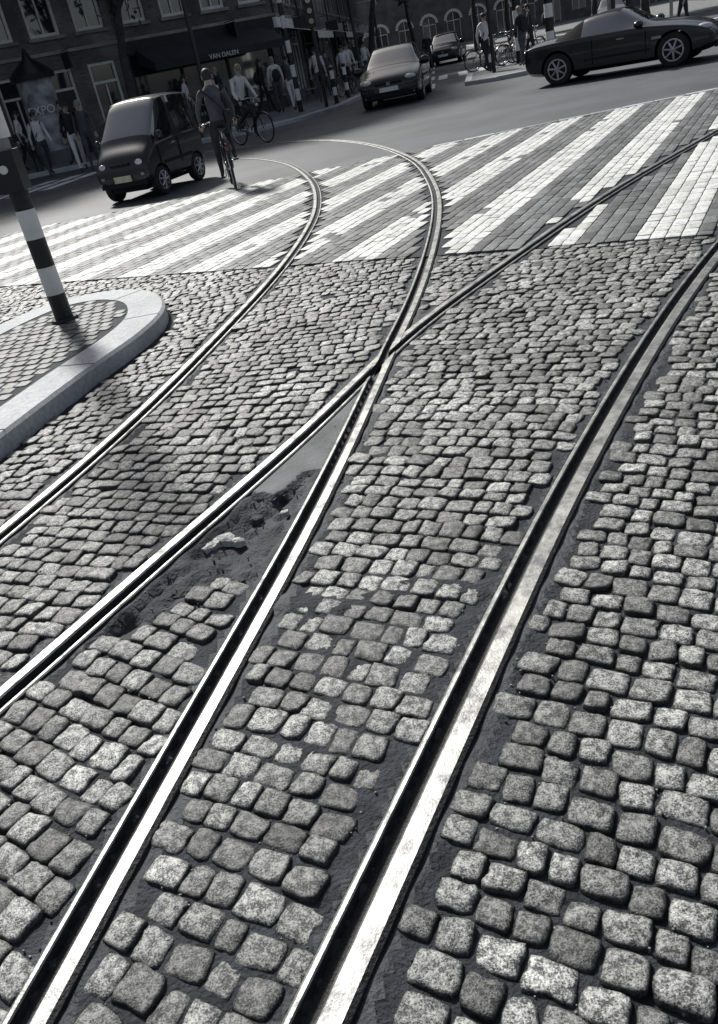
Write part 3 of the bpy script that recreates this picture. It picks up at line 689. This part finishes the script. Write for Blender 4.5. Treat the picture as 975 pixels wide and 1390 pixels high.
# ------------------------------------------------------------------ people
def person(name,loc,face,J,cl,hair='hair',scale=1.0,bag=None,longhair=False):
    e=empty(name,loc,math.atan2(face[1],face[0]),scale)
    idx={};V=[];R=[]
    def add(n,p,r): idx[n]=len(V);V.append(p);R.append(r if isinstance(r,tuple) else (r,r))
    j=J; lerp=lambda a,b,t:tuple(a[i]+(b[i]-a[i])*t for i in range(3))
    add('pel',j['pel'],(.135,.115)); add('waist',lerp(j['pel'],j['chest'],.42),(.13,.105)); add('chest',j['chest'],(.155,.12))
    add('neckb',lerp(j['chest'],j['neck'],.8),(.085,.075)); add('neck',j['neck'],.052); add('head',j['head'],(.074,.085)); 
    hv=Vector(j['head'])-Vector(j['neck']); hv.normalize(); add('crown',tuple(Vector(j['head'])+hv*.085),(.066,.076))
    E=[('pel','waist'),('waist','chest'),('chest','neckb'),('neckb','neck'),('neck','head'),('head','crown')]
    for s in 'LR':
        add('sh'+s,j['sh'+s],.062); add('ua'+s,lerp(j['sh'+s],j['el'+s],.5),.05); add('el'+s,j['el'+s],.04); add('fa'+s,lerp(j['el'+s],j['wr'+s],.4),.039); add('wr'+s,j['wr'+s],.026)
        wv=(Vector(j['wr'+s])-Vector(j['el'+s])).normalized(); add('palm'+s,tuple(Vector(j['wr'+s])+wv*.06),(.036,.02))
        E+= [('neckb','sh'+s),('sh'+s,'ua'+s),('ua'+s,'el'+s),('el'+s,'fa'+s),('fa'+s,'wr'+s),('wr'+s,'palm'+s)]
        add('hip'+s,j['hip'+s],.092); add('th'+s,lerp(j['hip'+s],j['kn'+s],.45),.078); add('kn'+s,j['kn'+s],.056); add('ca'+s,lerp(j['kn'+s],j['an'+s],.35),.056); add('an'+s,j['an'+s],.037); add('toe'+s,j['toe'+s],(.04,.028))
        E+= [('pel','hip'+s),('hip'+s,'th'+s),('th'+s,'kn'+s),('kn'+s,'ca'+s),('ca'+s,'an'+s),('an'+s,'toe'+s)]
    me=bpy.data.meshes.new('sk'); me.from_pydata(V,[(idx[a],idx[b]) for a,b in E],[]); me.update()
    o=link(bpy.data.objects.new('body',me)); 
    md=o.modifiers.new('skin','SKIN'); md.use_smooth_shade=True
    sv=me.skin_vertices[0].data
    for i,r in enumerate(R): sv[i].radius=r
    sv[idx['pel']].use_root=True
    sb=o.modifiers.new('s','SUBSURF'); sb.levels=1; sb.render_levels=1
    bake(o); o.parent=e
    mats=['skin',cl['shirt'],cl['pants'],'shoe']; o.data.materials.clear()
    for k in mats: o.data.materials.append(M[k])
    seg=[];sl=cl.get('sleeve',1)
    for a,b in E:
        t=1
        if a in('neck','head') or b in('head','crown','neck'): t=0
        if a.startswith(('hip','th','kn','ca')) : t=2
        if b.startswith('hip'): t=2
        if a.startswith('an'): t=3
        if a.startswith('wr'): t=0
        if not sl and a.startswith(('el','fa')): t=0
        seg.append((Vector(V[idx[a]]),Vector(V[idx[b]]),t))
    for p in o.data.polygons:
        c=p.center; best=9;bt=1
        for a,b,t in seg:
            ab=b-a; u=max(0,min(1,(c-a).dot(ab)/ab.length_squared)); d=(c-(a+ab*u)).length
            if d<best: best=d;bt=t
        p.material_index=bt; p.use_smooth=True
    mb=MB(); h=Vector(j['head']); fx=Vector((1,0,0)); up=hv
    hc=h+up*.045
    mb.cyl(h+fx*.085+up*.045,h+fx*.112+up*.01,.008,.016,'skin',6)
    for s in(-1,1):
        mb.ball(h+fx*.083+Vector((0,s*.032,0))+up*.045,.012,'white',8); mb.ball(h+fx*.093+Vector((0,s*.032,0))+up*.045,.006,'hair',6)
        mb.ball(h+Vector((0,s*.082,0))+up*.03,(.02,.01,.032),'skin',8)
    mb.box(h+fx*.088-up*.028,(.01,.045,.009),'lips')
    mb.ball(hc+up*.03-fx*.012,(.094,.086,.09),hair,14)
    if longhair: mb.ball(hc-fx*.05-up*.07,(.06,.08,.15),hair,12)
    else: mb.ball(hc-fx*.035-up*.01,(.07,.08,.075),hair,12)
    for s,sg in(('L',1),('R',-1)):
        w=Vector(j['wr'+s]); wv=(w-Vector(j['el'+s])).normalized(); pal=w+wv*.085
        lat=Vector((0,1,0)); lat=(lat-wv*lat.dot(wv)).normalized() if abs(wv.y)<.9 else Vector((1,0,0))
        crl=Vector((0,0,-1)); crl=(crl-wv*crl.dot(wv)); crl=crl.normalized() if crl.length>.2 else Vector((1,0,0))
        for f,ln in((-1.5,.06),(-.5,.075),(.5,.07),(1.5,.055)):
            b=pal+lat*f*.018; m_=b+wv*ln*.5+crl*.006; t=m_+wv*ln*.3+crl*ln*.45
            mb.cyl(b-wv*.02,m_,.0095,.0085,'skin',6); mb.cyl(m_,t,.0085,.006,'skin',6)
        b=w+wv*.04+lat*sg*-.03; mb.cyl(b,b+wv*.03-lat*sg*.025,.011,.009,'skin',6); mb.cyl(b+wv*.03-lat*sg*.025,b+wv*.055-lat*sg*.022+crl*.015,.009,.006,'skin',6)
    if bag=='back': 
        c=Vector(j['chest']); t=(Vector(j['chest'])-Vector(j['pel'])).normalized(); mb.ball(c-t*.12-Vector((.16,0,0)),(.1,.15,.2),'clothdark',12)
    if bag=='side':
        c=Vector(j['pel']); mb.box(c+Vector((-.12,-.17,.06)),(.26,.1,.2),'clothdark'); sh=Vector(j['shL'])
        mb.cyl(c+Vector((-.14,-.14,.14)),sh+Vector((-.05,-.02,.07)),.016,.016,'clothdark',6); 
        mb.cyl(c+Vector((.1,-.14,.14)),sh+Vector((.06,-.02,.06)),.016,.016,'clothdark',6)
    mb.obj('head_and_hands',e,smooth=True,auto=50)
    return e
def stand(step=.0,arm=.0):
    J={'pel':(0,0,.93),'chest':(.02,0,1.28),'neck':(.02,0,1.49),'head':(.04,0,1.58)}
    for s,g in(('L',1),('R',-1)):
        J['sh'+s]=(0,g*.175,1.40); J['el'+s]=(-.03+g*arm*.5,g*.235,1.12); J['wr'+s]=(.05+g*arm,g*.25,.88+abs(arm)*.2)
        J['hip'+s]=(0,g*.09,.88); J['kn'+s]=(.03-g*step*.45,g*.1,.49); J['an'+s]=(-.02-g*step,g*.1,.09+(.06 if -g*step<0 else 0)); J['toe'+s]=(.13-g*step,g*.12,.035)
    return J
def riding():
    J={'pel':(-.22,0,1.04),'chest':(-.1,0,1.38),'neck':(-.03,0,1.6),'head':(.0,0,1.69)}
    for s,g in(('L',1),('R',-1)):
        J['sh'+s]=(-.09,g*.185,1.5); J['el'+s]=(-.0,g*.29,1.22); J['wr'+s]=(.13,g*.29,1.06)
        J['hip'+s]=(-.2,g*.1,1.0)
    J['knL']=(.1,.12,.62); J['anL']=(-.02,.13,.25); J['toeL']=(.1,.14,.19)
    J['knR']=(.22,-.12,.82); J['anR']=(-.2,-.13,.53); J['toeR']=(-.1,-.14,.46)
    return J
hd=(-.12,1.0)
bicycle((-1.0,14.0,0),hd,sc=.94); person('cyclist',(-1.0,14.0,0),hd,riding(),{'shirt':'clothgrey','pants':'clothdark','sleeve':1},bag='side',scale=.94)
hd2=(.62,-.78)
bicycle((-.80,21.7,0),hd2); person('cyclist',(-.80,21.7,0),hd2,riding(),{'shirt':'clothlight','pants':'clothdark','sleeve':1},hair='hairlight',longhair=True,scale=.97)
peds=[((-5.75,24.9),(.3,-.9),'clothdark','clothlight',.3,1),((-5.35,24.7),(.2,-.95),'clothgrey','denim',.2,1),((-6.3,27.0),(-.9,.2),'clothdark','denim',.25,1),
((.05,31.2),(-.3,.95),'clothlight','denim',.15,1),((.5,31.4),(.4,-.9),'clothgrey','clothlight',.2,0),((-.45,31.8),(.9,.3),'clothdark','clothdark',.28,1),
((2.7,34.5),(-.1,-1),'clothlight','clothdark',.28,0),((3.2,38),(.2,1),'clothdark','denim',.2,1),((2.2,37),(.2,-1),'clothgrey','denim',.2,1),((4.3,42),(.2,-1),'clothlight','denim',.2,1),
((7.6,44),(-.2,-1),'clothdark','denim',.2,1),((9.6,31),(1,.2),'clothlight','denim',.2,1),((8.9,30.9),(-1,.2),'clothdark','clothdark',.2,1),((-3.0,30.5),(1,0),'clothlight','denim',.2,0),((-8.2,28.6),(1,.3),'clothlight','clothdark',.2,0),
((-4.6,29.9),(.2,-1),'clothgrey','clothdark',.2,1),((-1.9,31.3),(-1,-.2),'clothdark','denim',.28,1),((3.0,36),(.1,-1),'clothlight','denim',.25,1),((3.7,40),(.1,1),'clothdark','clothlight',.25,0),((4.9,48),(.1,-1),'clothlight','clothdark',.25,0),((5.4,52),(.1,-1),'clothdark','denim',.25,0),((11,30.5),(1,-.2),'clothdark','denim',.2,1),((13.6,29.5),(-1,-.2),'clothlight','clothdark',.2,1),
((-6.9,25.8),(.5,-.8),'clothlight','denim',.25,1),((-8.9,26.0),(.9,-.3),'clothgrey','clothdark',.2,1),((1.6,32.6),(.1,-1),'clothlight','denim',.2,0),((6.9,29.2),(.5,-.9),'clothlight','clothdark',.2,1),((7.9,28.4),(-.5,.9),'clothdark','denim',.2,1)]
for (p,f,s,t,st_,lg) in peds:
    onp=.12
    if p in((7.6,44),(-5.75,24.9),(-5.35,24.7),(-6.9,25.8),(-8.9,26.0)): onp=0
    person('pedestrian',(p[0],p[1],onp),f,stand(st_,st_*.5),{'shirt':s,'pants':t,'sleeve':lg},hair=random.choice(['hair','hair','hairlight']),scale=random.uniform(.96,1.06),bag=random.choice([None,'back','side']),longhair=random.random()<.4)
for i in range(9):
    bicycle((-14+i*.62+random.uniform(-.1,.1),26.3+i*.30,0.12),(.35+random.uniform(-.15,.15),-.9),random.uniform(-.1,.1))
for i in range(4): bicycle((7.4+i*.5,31.4,0.12),(.9,.25+.1*i),.08)
for i in range(4): bicycle((2.6+i*.35,33.6+i*1.1,0.12),(.5,.8),.08)
# ------------------------------------------------------------------ buildings
def building(name,p0,p1,height,depth,floors,ground,wallk='brick',frame='trim',cols=4,gh=3.3,winw=1.15,fh=2.9,cornice=True,wo=.45,wh=.68):
    p0=Vector((*p0,0));p1=Vector((*p1,0)); L=(p1-p0).length; a=math.atan2(p1.y-p0.y,p1.x-p0.x)
    e=empty(name,(p0.x,p0.y,0.1),a)
    w=MB();g=MB();fr=MB()
    def wallgrid(openings,z0,z1):
        xs=sorted({0,L,*[o[0] for o in openings],*[o[1] for o in openings]}); zs=sorted({z0,z1,*[o[2] for o in openings],*[o[3] for o in openings]})
        for i in range(len(xs)-1):
            for j in range(len(zs)-1):
                cx=(xs[i]+xs[i+1])/2;cz=(zs[j]+zs[j+1])/2
                if any(o[0]<cx<o[1] and o[2]<cz<o[3] for o in openings): continue
                w.poly([(xs[i],0,zs[j]),(xs[i+1],0,zs[j]),(xs[i+1],0,zs[j+1]),(xs[i],0,zs[j+1])],wallk)
        for (a0,a1,b0,b1) in openings:
            d=.22
            for q in([(a0,0,b0),(a0,0,b1),(a0,d,b1),(a0,d,b0)],[(a1,0,b0),(a1,d,b0),(a1,d,b1),(a1,0,b1)],[(a0,0,b1),(a1,0,b1),(a1,d,b1),(a0,d,b1)],[(a0,0,b0),(a0,d,b0),(a1,d,b0),(a1,0,b0)]): w.poly(q,wallk)
    ops=[]
    pitch=L/cols
    for f in range(floors):
        z=gh+f*fh+wo
        for c in range(cols):
            xc=pitch*(c+.5); ops.append((xc-winw/2,xc+winw/2,z,z+fh*wh))
    for o in ops:
        a0,a1,b0,b1=o
        g.poly([(a0,.16,b0),(a1,.16,b0),(a1,.16,b1),(a0,.16,b1)],'winglass')
        t=.1
        fr.box(((a0+a1)/2,.12,b0+t/2),(a1-a0,.07,t),frame);fr.box(((a0+a1)/2,.12,b1-t/2),(a1-a0,.07,t),frame)
        for x in(a0+t/2,a1-t/2): fr.box((x,.12,(b0+b1)/2),(t,.072,b1-b0-2*t),frame)
        fr.box(((a0+a1)/2,.12,b0+(b1-b0)*.62),(a1-a0-2*t,.06,.08),frame)
        for u in(.33,.66): fr.box((a0+(a1-a0)*u,.125,b0+(b1-b0)*.81-.02),(.04,.05,(b1-b0)*.38-t-.08),frame)
        fr.box((a0+(a1-a0)*.5,.125,b0+(b1-b0)*.31),(.05,.05,(b1-b0)*.62-t-.04),frame)
        fr.box(((a0+a1)/2,-.04,b0-.06),(a1-a0+.2,.14,.1),'stonewall')
        fr.box(((a0+a1)/2,-.012,b1+.1),(a1-a0+.16,.03,.2),'stonewall')
        if random.random()<.5: g.box(((a0+a1)/2,.2,b1-(b1-b0)*.2),((a1-a0)*.9,.02,(b1-b0)*.4),'trim')
    gops=[]
    if ground=='arch':
        n=max(2,int(L/2.6)); pp=L/n
        for c in range(n):
            xc=pp*(c+.5); a0,a1=xc-.75,xc+.75; gops.append((a0,a1,.0 if c%2 else .9,3.2))
            b0=.0 if c%2 else .9
            R=.75; zc=3.2-R; K_=10
            for sgn in(-1,1):
                pts=[(xc+sgn*R,.0,3.2)]
                arc=[(xc+sgn*R*math.cos(math.pi/2*i/K_),.0,zc+R*math.sin(math.pi/2*i/K_)) for i in range(K_+1)]
                pl=pts+arc[::-1]
                w.poly([(x,.004,z) for x,y,z in (pl if sgn>0 else pl[::-1])],wallk)
            for i in range(12):
                t0=math.pi*i/12;t1=math.pi*(i+.88)/12; r0,r1=R,R+.28
                w.poly([(xc+r0*math.cos(t0),-.03,zc+r0*math.sin(t0)),(xc+r1*math.cos(t0),-.03,zc+r1*math.sin(t0)),(xc+r1*math.cos(t1),-.03,zc+r1*math.sin(t1)),(xc+r0*math.cos(t1),-.03,zc+r0*math.sin(t1))][::-1],'trim')
            g.poly([(a0,.18,b0),(a1,.18,b0),(a1,.18,3.2),(a0,.18,3.2)],'winglass')
            fr.box((xc,.13,(b0+3.2)/2),(.07,.06,3.2-b0),frame); fr.box((xc,.132,2.35),(1.5,.06,.08),frame)
            for x in(a0+.04,a1-.04): fr.box((x,.13,(b0+2.4)/2),(.07,.055,2.4-b0),frame)
    elif ground=='windows':
        n=cols; pp=L/n
        for c in range(n):
            xc=pp*(c+.5); door=(c==n//2)
            a0,a1=xc-.5,xc+.5; b0=.02 if door else .8; b1=2.75
            gops.append((a0,a1,b0,b1)); g.poly([(a0,.16,b0),(a1,.16,b0),(a1,.16,b1),(a0,.16,b1)],'winglass')
            if door: g.box((xc,.13,1.05),(.84,.05,2.06),'black')
            for x in(a0+.045,a1-.045): fr.box((x,.11,(b0+b1)/2),(.09,.08,b1-b0),frame)
            fr.box((xc,.112,b1-.05),(.82,.075,.1),frame);fr.box((xc,.112,2.12),(.82,.06,.08),frame)
            if not door:
                fr.box((xc,.112,b0+.05),(.82,.075,.1),frame); fr.box((xc,.115,(b0+2.1)/2+.03),(.05,.05,2.1-b0-.16),frame); fr.box((xc,-.04,b0-.06),(1.2,.14,.1),'stonewall')
    else:
        n=max(1,int(L/3.2)); pp=L/n
        for c in range(n):
            a0,a1=pp*c+.25,pp*(c+1)-.25; gops.append((a0,a1,.35,2.75))
            g.poly([(a0,.2,.35),(a1,.2,.35),(a1,.2,2.75),(a0,.2,2.75)],'winglass')
            m=3
            for i in range(m+1):
                x=a0+.04+(a1-a0-.08)*i/m; fr.box((x,.14,1.55),(.07,.07,2.4),'black' if ground=='dark' else frame)
            fr.box(((a0+a1)/2,.142,2.2),(a1-a0,.05,.07),'black' if ground=='dark' else frame)
            for i in range(5): g.box((a0+.3+(a1-a0-.6)*i/4,.19,.9+.3*random.random()),(.25,.012,.5),random.choice(['trim','poster','grey','black']))
        fr.box((L/2,-.06,2.98),(L-.1,.14,.36),'awning' if ground=='dark' else 'trim')
    wallgrid(gops,0,gh-.002); wallgrid(ops,gh,height)
    fr.box((L/2,-.03,gh-.05),(L,.1,.1),'stonewall')
    if cornice: fr.box((L/2,-.15,height-.15),(L+.2,.4,.3),'trim')
    fr.cyl((.15,-.07,0),(.15,-.07,height-.3),.045,.045,'black',8)
    for q in range(max(1,int(L/4))):
        x=L*(q+.75)/max(1,int(L/4))-.5
        fr.box((x,-.45,gh-.35),(.05,.75,.5),random.choice(['black','trim','poster'])); fr.cyl((x,0,gh-.05),(x,-.85,gh-.05),.015,.015,'black',6)
        fr.ball((x-1.0,-.22,2.35),(.09,.09,.14),'lamp',8); fr.cyl((x-1,0,2.5),(x-1,-.22,2.5),.015,.015,'black',6)
    w.poly([(0,0,0),(0,0,height),(0,depth,height),(0,depth,0)],wallk);w.poly([(L,0,0),(L,depth,0),(L,depth,height),(L,0,height)],wallk);w.poly([(0,depth,0),(0,depth,height),(L,depth,height),(L,depth,0)],wallk)
    w.obj('walls',e,uvwall=True)
    g.obj('windows',e); fr.obj('frames_and_trim',e)
    r=MB(); r.v=[(0,0,height),(L,0,height),(L,depth,height),(0,depth,height),(0,depth/2,height+2.8),(L,depth/2,height+2.8)]
    for q in((0,1,5,4),(3,4,5,2),(0,4,3),(1,2,5)): r.face(q,'roof')
    r.obj('roof',e); return e,L
def text(body,parent,loc,size,mat,rot=(math.pi/2,0,0),nm='lettering'):
    c=bpy.data.curves.new(nm,'FONT'); c.body=body; c.size=size; c.extrude=.015; c.align_x='CENTER'; c.materials.append(M[mat])
    o=link(bpy.data.objects.new(nm,c)); o.parent=parent; o.location=loc; o.rotation_euler=rot; return o
fdir=Vector((.86,.51)).normalized()
c3=Vector((0.4,36.2)); c2=c3-fdir*6.4; c1=c2-fdir*6.4; c0=c1-fdir*9; cm1=c0-fdir*12
e,L=building('brick_house',tuple(c2),tuple(c3),13,11,3,'dark','brick2',cols=4,winw=1.0)
aw=MB(); x0,x1=.5,L-.5
aw.poly([(x0,-.16,2.9),(x1,-.16,2.9),(x1,-1.5,2.35),(x0,-1.5,2.35)][::-1],'awning'); aw.poly([(x0,-1.5,2.35),(x1,-1.5,2.35),(x1,-1.5,2.1),(x0,-1.5,2.1)][::-1],'awning')
aw.poly([(x0,-.16,2.9),(x0,-1.5,2.35),(x0,-1.5,2.1),(x0,-.16,2.4)],'awning');aw.poly([(x1,-.16,2.9),(x1,-.16,2.4),(x1,-1.5,2.1),(x1,-1.5,2.35)],'awning')
aw.obj('awning',e); text('VAN DALEN',e,(L/2,-1.52,2.13),.22,'white')
e,L=building('brick_house',tuple(c1),tuple(c2-fdir*.01),12,11,3,'windows','brick',cols=4,winw=1.05)
e,L=building('stone_building',tuple(c0),tuple(c1-fdir*.01),14,11,3,'arch','stonewall',cols=5,winw=1.1,gh=4.0)
text('DAGBLAD',e,(L*.55,-.1,3.45),.4,'white')
e,L=building('brick_house',tuple(cm1),tuple(c0-fdir*.01),13,11,3,'shop','brick',cols=7,winw=1.0)
s0=c3; sd=Vector((.17,.985)).normalized()
for i,(ln,hh,gk,wk) in enumerate(((7,12,'shop','brick'),(6,13.5,'dark','brick2'),(7,12,'shop','stonewall'),(8,14,'dark','brick'),(9,12,'shop','brick2'),(12,13,'dark','brick'))):
    s1=s0+sd*(ln-.01)
    e,L=building('brick_house' if wk!='stonewall' else 'stone_building',tuple(s0+Vector((.02,.0))),tuple(s1),hh,10,3,gk,wk,cols=max(3,int(ln/1.6)),winw=.95)
    a2=MB(); x0,x1=.4,L-.4; k='awning' if i%2 else 'trim'
    a2.poly([(x0,-.14,2.8),(x1,-.14,2.8),(x1,-1.6,2.4),(x0,-1.6,2.4)][::-1],k); a2.poly([(x0,-1.6,2.4),(x1,-1.6,2.4),(x1,-1.6,2.15),(x0,-1.6,2.15)][::-1],k); a2.obj('awning',e)
    s0=s0+sd*ln
building('museum_building',(6,104),(60,96),22,20,4,'arch','darkstone',cols=16,winw=1.6,gh=6,fh=4)
building('museum_building',(60,95),(110,60),20,20,4,'arch','darkstone',cols=14,winw=1.6,gh=6,fh=4)
building('museum_building',(30,62),(48,56),12,12,2,'dark','darkstone',cols=8,winw=1.2)
e=empty('museum_sign',(12.6,30.6,.12),math.radians(-30)); mb=MB(); mb.box((0,0,1.75),(2.3,.12,.6),'black'); mb.box((-1.0,.0,.7),(.1,.1,1.5),'grey'); mb.box((1.0,0,.7),(.1,.1,1.5),'grey'); mb.obj('sign_panel',e)
text('RIJKS MUSEUM',e,(0,-.075,1.66),.27,'white')
e=empty('advertising_column',(-7.5,29.6,.12)); mb=MB()
mb.lathe((0,0,0),[(.65,0),(.65,.35),(.55,.4)],'darkstone',24); mb.lathe((0,0,.4),[(.55,0),(.55,2.1)],'poster',24); mb.lathe((0,0,2.5),[(.68,0),(.7,.15),(.5,.35),(.15,.6),(.03,.9)],'black',24); mb.obj('column',e,smooth=True,auto=35)
text('EXPO',e,(0.1,-.59,1.5),.34,'white')
def lamp(loc,h=6):
    e=empty('street_lamp',loc); mb=MB(); mb.lathe((0,0,0),[(.12,0),(.12,.8),(.07,.9),(.05,h),(.03,h+.1)],'black',12); mb.cyl((0,0,h),(1.0,0,h+.4),.03,.03,'black',8); mb.ball((1.1,0,h+.33),(.3,.14,.09),'grey',12); mb.obj('lamp_post',e,smooth=True,auto=40)
for p in((-2.2,28.6),(3.4,35.5),(6.0,50),(17.5,44),(10.5,27.5),(-10,27)): lamp((p[0],p[1],.12))
def signal(loc):
    e=empty('traffic_light',loc); mb=MB(); mb.cyl((0,0,0),(0,0,3.2),.06,.05,'black',12); mb.box((0,-.16,2.75),(.28,.18,.9),'black')
    for i in range(3): mb.cyl((0,-.25,2.47+.28*i),(0,-.36,2.47+.28*i),.1,.1,'black',14,cap=False); mb.cyl((0,-.252,2.47+.28*i),(0,-.26,2.47+.28*i),.08,.08,'glass',14)
    mb.obj('signal',e,auto=35)
for p in((6.9,28.3),(1.5,29.0),(5.2,60)): signal((p[0],p[1],.12))
def terrace(loc):
    e=empty('terrace_table',loc,random.uniform(0,3)); mb=MB(); mb.lathe((0,0,.72),[(.35,0),(.35,.025)],'grey',18); mb.cyl((0,0,0),(0,0,.72),.025,.025,'black',8); mb.lathe((0,0,0),[(.22,0),(.05,.04)],'black',14)
    for s in(-1,1):
        mb.box((s*.6,0,.45),(.4,.4,.03),'grey'); mb.box((s*.8,0,.7),(.03,.4,.45),'grey')
        for a in(-.17,.17):
            for b in(-.17,.17): mb.cyl((s*.6+a,b,0),(s*.6+a,b,.45),.012,.012,'black',6)
    mb.obj('table_and_chairs',e)
for t in range(5):
    p=c2+fdir*(.8+t*1.3)+Vector((.51,-.86))*1.3; terrace((p.x,p.y,.12))
# ------------------------------------------------------------------ trees
def tree(name,loc,h,seed,nleaf=5200,trunk=.2,leaf=.17,zmin=.33):
    rs=random.Random(seed); e=empty(name,loc,rs.uniform(0,6)); mb=MB(); tips=[]
    def limb(p,d,l,r,depth):
        q=p; n=3
        for i in range(n):
            d=(d+Vector((rs.uniform(-.16,.16),rs.uniform(-.16,.16),rs.uniform(-.02,.12)))).normalized()
            q2=q+d*(l/n); mb.cyl(q,q2,r*(1-.18*i),r*(1-.18*(i+1)),'bark',8 if depth<2 else 5,cap=False); q=q2
            if depth>=1 and i>0: tips.append(q)
        if depth<3:
            for i in range(3 if depth else 6):
                a=rs.uniform(0,6.28); el=rs.uniform(.25,.9)
                nd=(d*.45+Vector((math.cos(a)*math.cos(el),math.sin(a)*math.cos(el),math.sin(el)*.8))).normalized()
                limb(q,nd,l*rs.uniform(.5,.72),r*.5,depth+1)
        tips.append(q)
    limb(Vector((0,0,0)),Vector((0,0,1)),h*.42,trunk,0)
    mb.obj('trunk_and_limbs',e,smooth=True)
    n=nleaf; T=np.array([tuple(t) for t in tips if t.z>h*zmin]); ci=rng.integers(0,len(T),n)
    cc_=T[ci]+rng.normal(0,.38,(n,3)); 
    a=rng.normal(size=(n,3)); a/=np.linalg.norm(a,axis=1)[:,None]; b=np.cross(a,rng.normal(size=(n,3))); b/=np.linalg.norm(b,axis=1)[:,None]
    s=leaf*rng.uniform(.6,1.2,n)[:,None]; V=np.stack([cc_-a*s,cc_+b*s*.5,cc_+a*s,cc_-b*s*.5],1).reshape(-1,3)
    me=bpy.data.meshes.new('leaves'); me.from_pydata(V.tolist(),[],np.arange(n*4).reshape(n,4).tolist()); me.materials.append(M['leaf'])
    o=link(bpy.data.objects.new('foliage',me)); o.parent=e
tree('elm_tree',(-4.6,29.3,.12),9.5,1,trunk=.2,nleaf=7000)
tree('elm_tree',(-10.5,27.6,.12),9.5,2,trunk=.2,nleaf=7000)
tree('elm_tree',(5.2,47,.12),10,3,nleaf=7000)
for i,(x,y,hh) in enumerate(((12.5,55,9),(20,50,10),(24,44,10),(17.5,66,11),(30,48,11),(16,38,6.5),(22,35,7),(12,75,11),(36,55,12),(28,36,8))):
    tree('elm_tree',(x,y,.1),hh,10+i,nleaf=6000,leaf=.26,zmin=.28)
# ------------------------------------------------------------------ light & world
sun_el,sun_az=math.radians(42),math.radians(-20)
w=bpy.data.worlds.new('World'); scn.world=w; w.use_nodes=True; nt=w.node_tree
bg=nt.nodes['Background']; sky=nt.nodes.new('ShaderNodeTexSky'); sky.sky_type='NISHITA'; sky.sun_disc=False
sky.sun_elevation=sun_el; sky.sun_rotation=sun_az; sky.dust_density=3.0; sky.ozone_density=1.0
hs=nt.nodes.new('ShaderNodeHueSaturation'); hs.inputs['Saturation'].default_value=0.6
nt.links.new(sky.outputs[0],hs.inputs['Color']); nt.links.new(hs.outputs[0],bg.inputs['Color']); bg.inputs['Strength'].default_value=0.08
sd_=bpy.data.lights.new('sun','SUN'); sd_.energy=4.9; sd_.angle=math.radians(6); sd_.color=(1,.985,.94)
so=link(bpy.data.objects.new('sun',sd_))
dirv=Vector((math.sin(sun_az)*math.cos(sun_el),math.cos(sun_az)*math.cos(sun_el),math.sin(sun_el)))
so.rotation_euler=dirv.to_track_quat('Z','Y').to_euler(); so.location=(0,0,30)
scn.view_settings.view_transform='Standard'; scn.view_settings.look='None'; scn.view_settings.exposure=0
# ------------------------------------------------------------------ camera
f=1100.0; p=math.atan(570/f); roll=math.radians(12)
R0=Vector((1,0,0)); U0=Vector((0,math.sin(p),math.cos(p))); F=Vector((0,math.cos(p),-math.sin(p)))
Rc=R0*math.cos(roll)-U0*math.sin(roll); Uc=R0*math.sin(roll)+U0*math.cos(roll)
cd=bpy.data.cameras.new('camera'); cam=link(bpy.data.objects.new('camera',cd))
Mx=Matrix((( Rc.x,Uc.x,-F.x,0),(Rc.y,Uc.y,-F.y,0),(Rc.z,Uc.z,-F.z,H),(0,0,0,1))); cam.matrix_world=Mx
cd.sensor_fit='VERTICAL'; cd.sensor_height=36; cd.lens=36*f/1390; cd.shift_y=-45/1390; cd.clip_start=.05; cd.clip_end=1500
scn.camera=cam
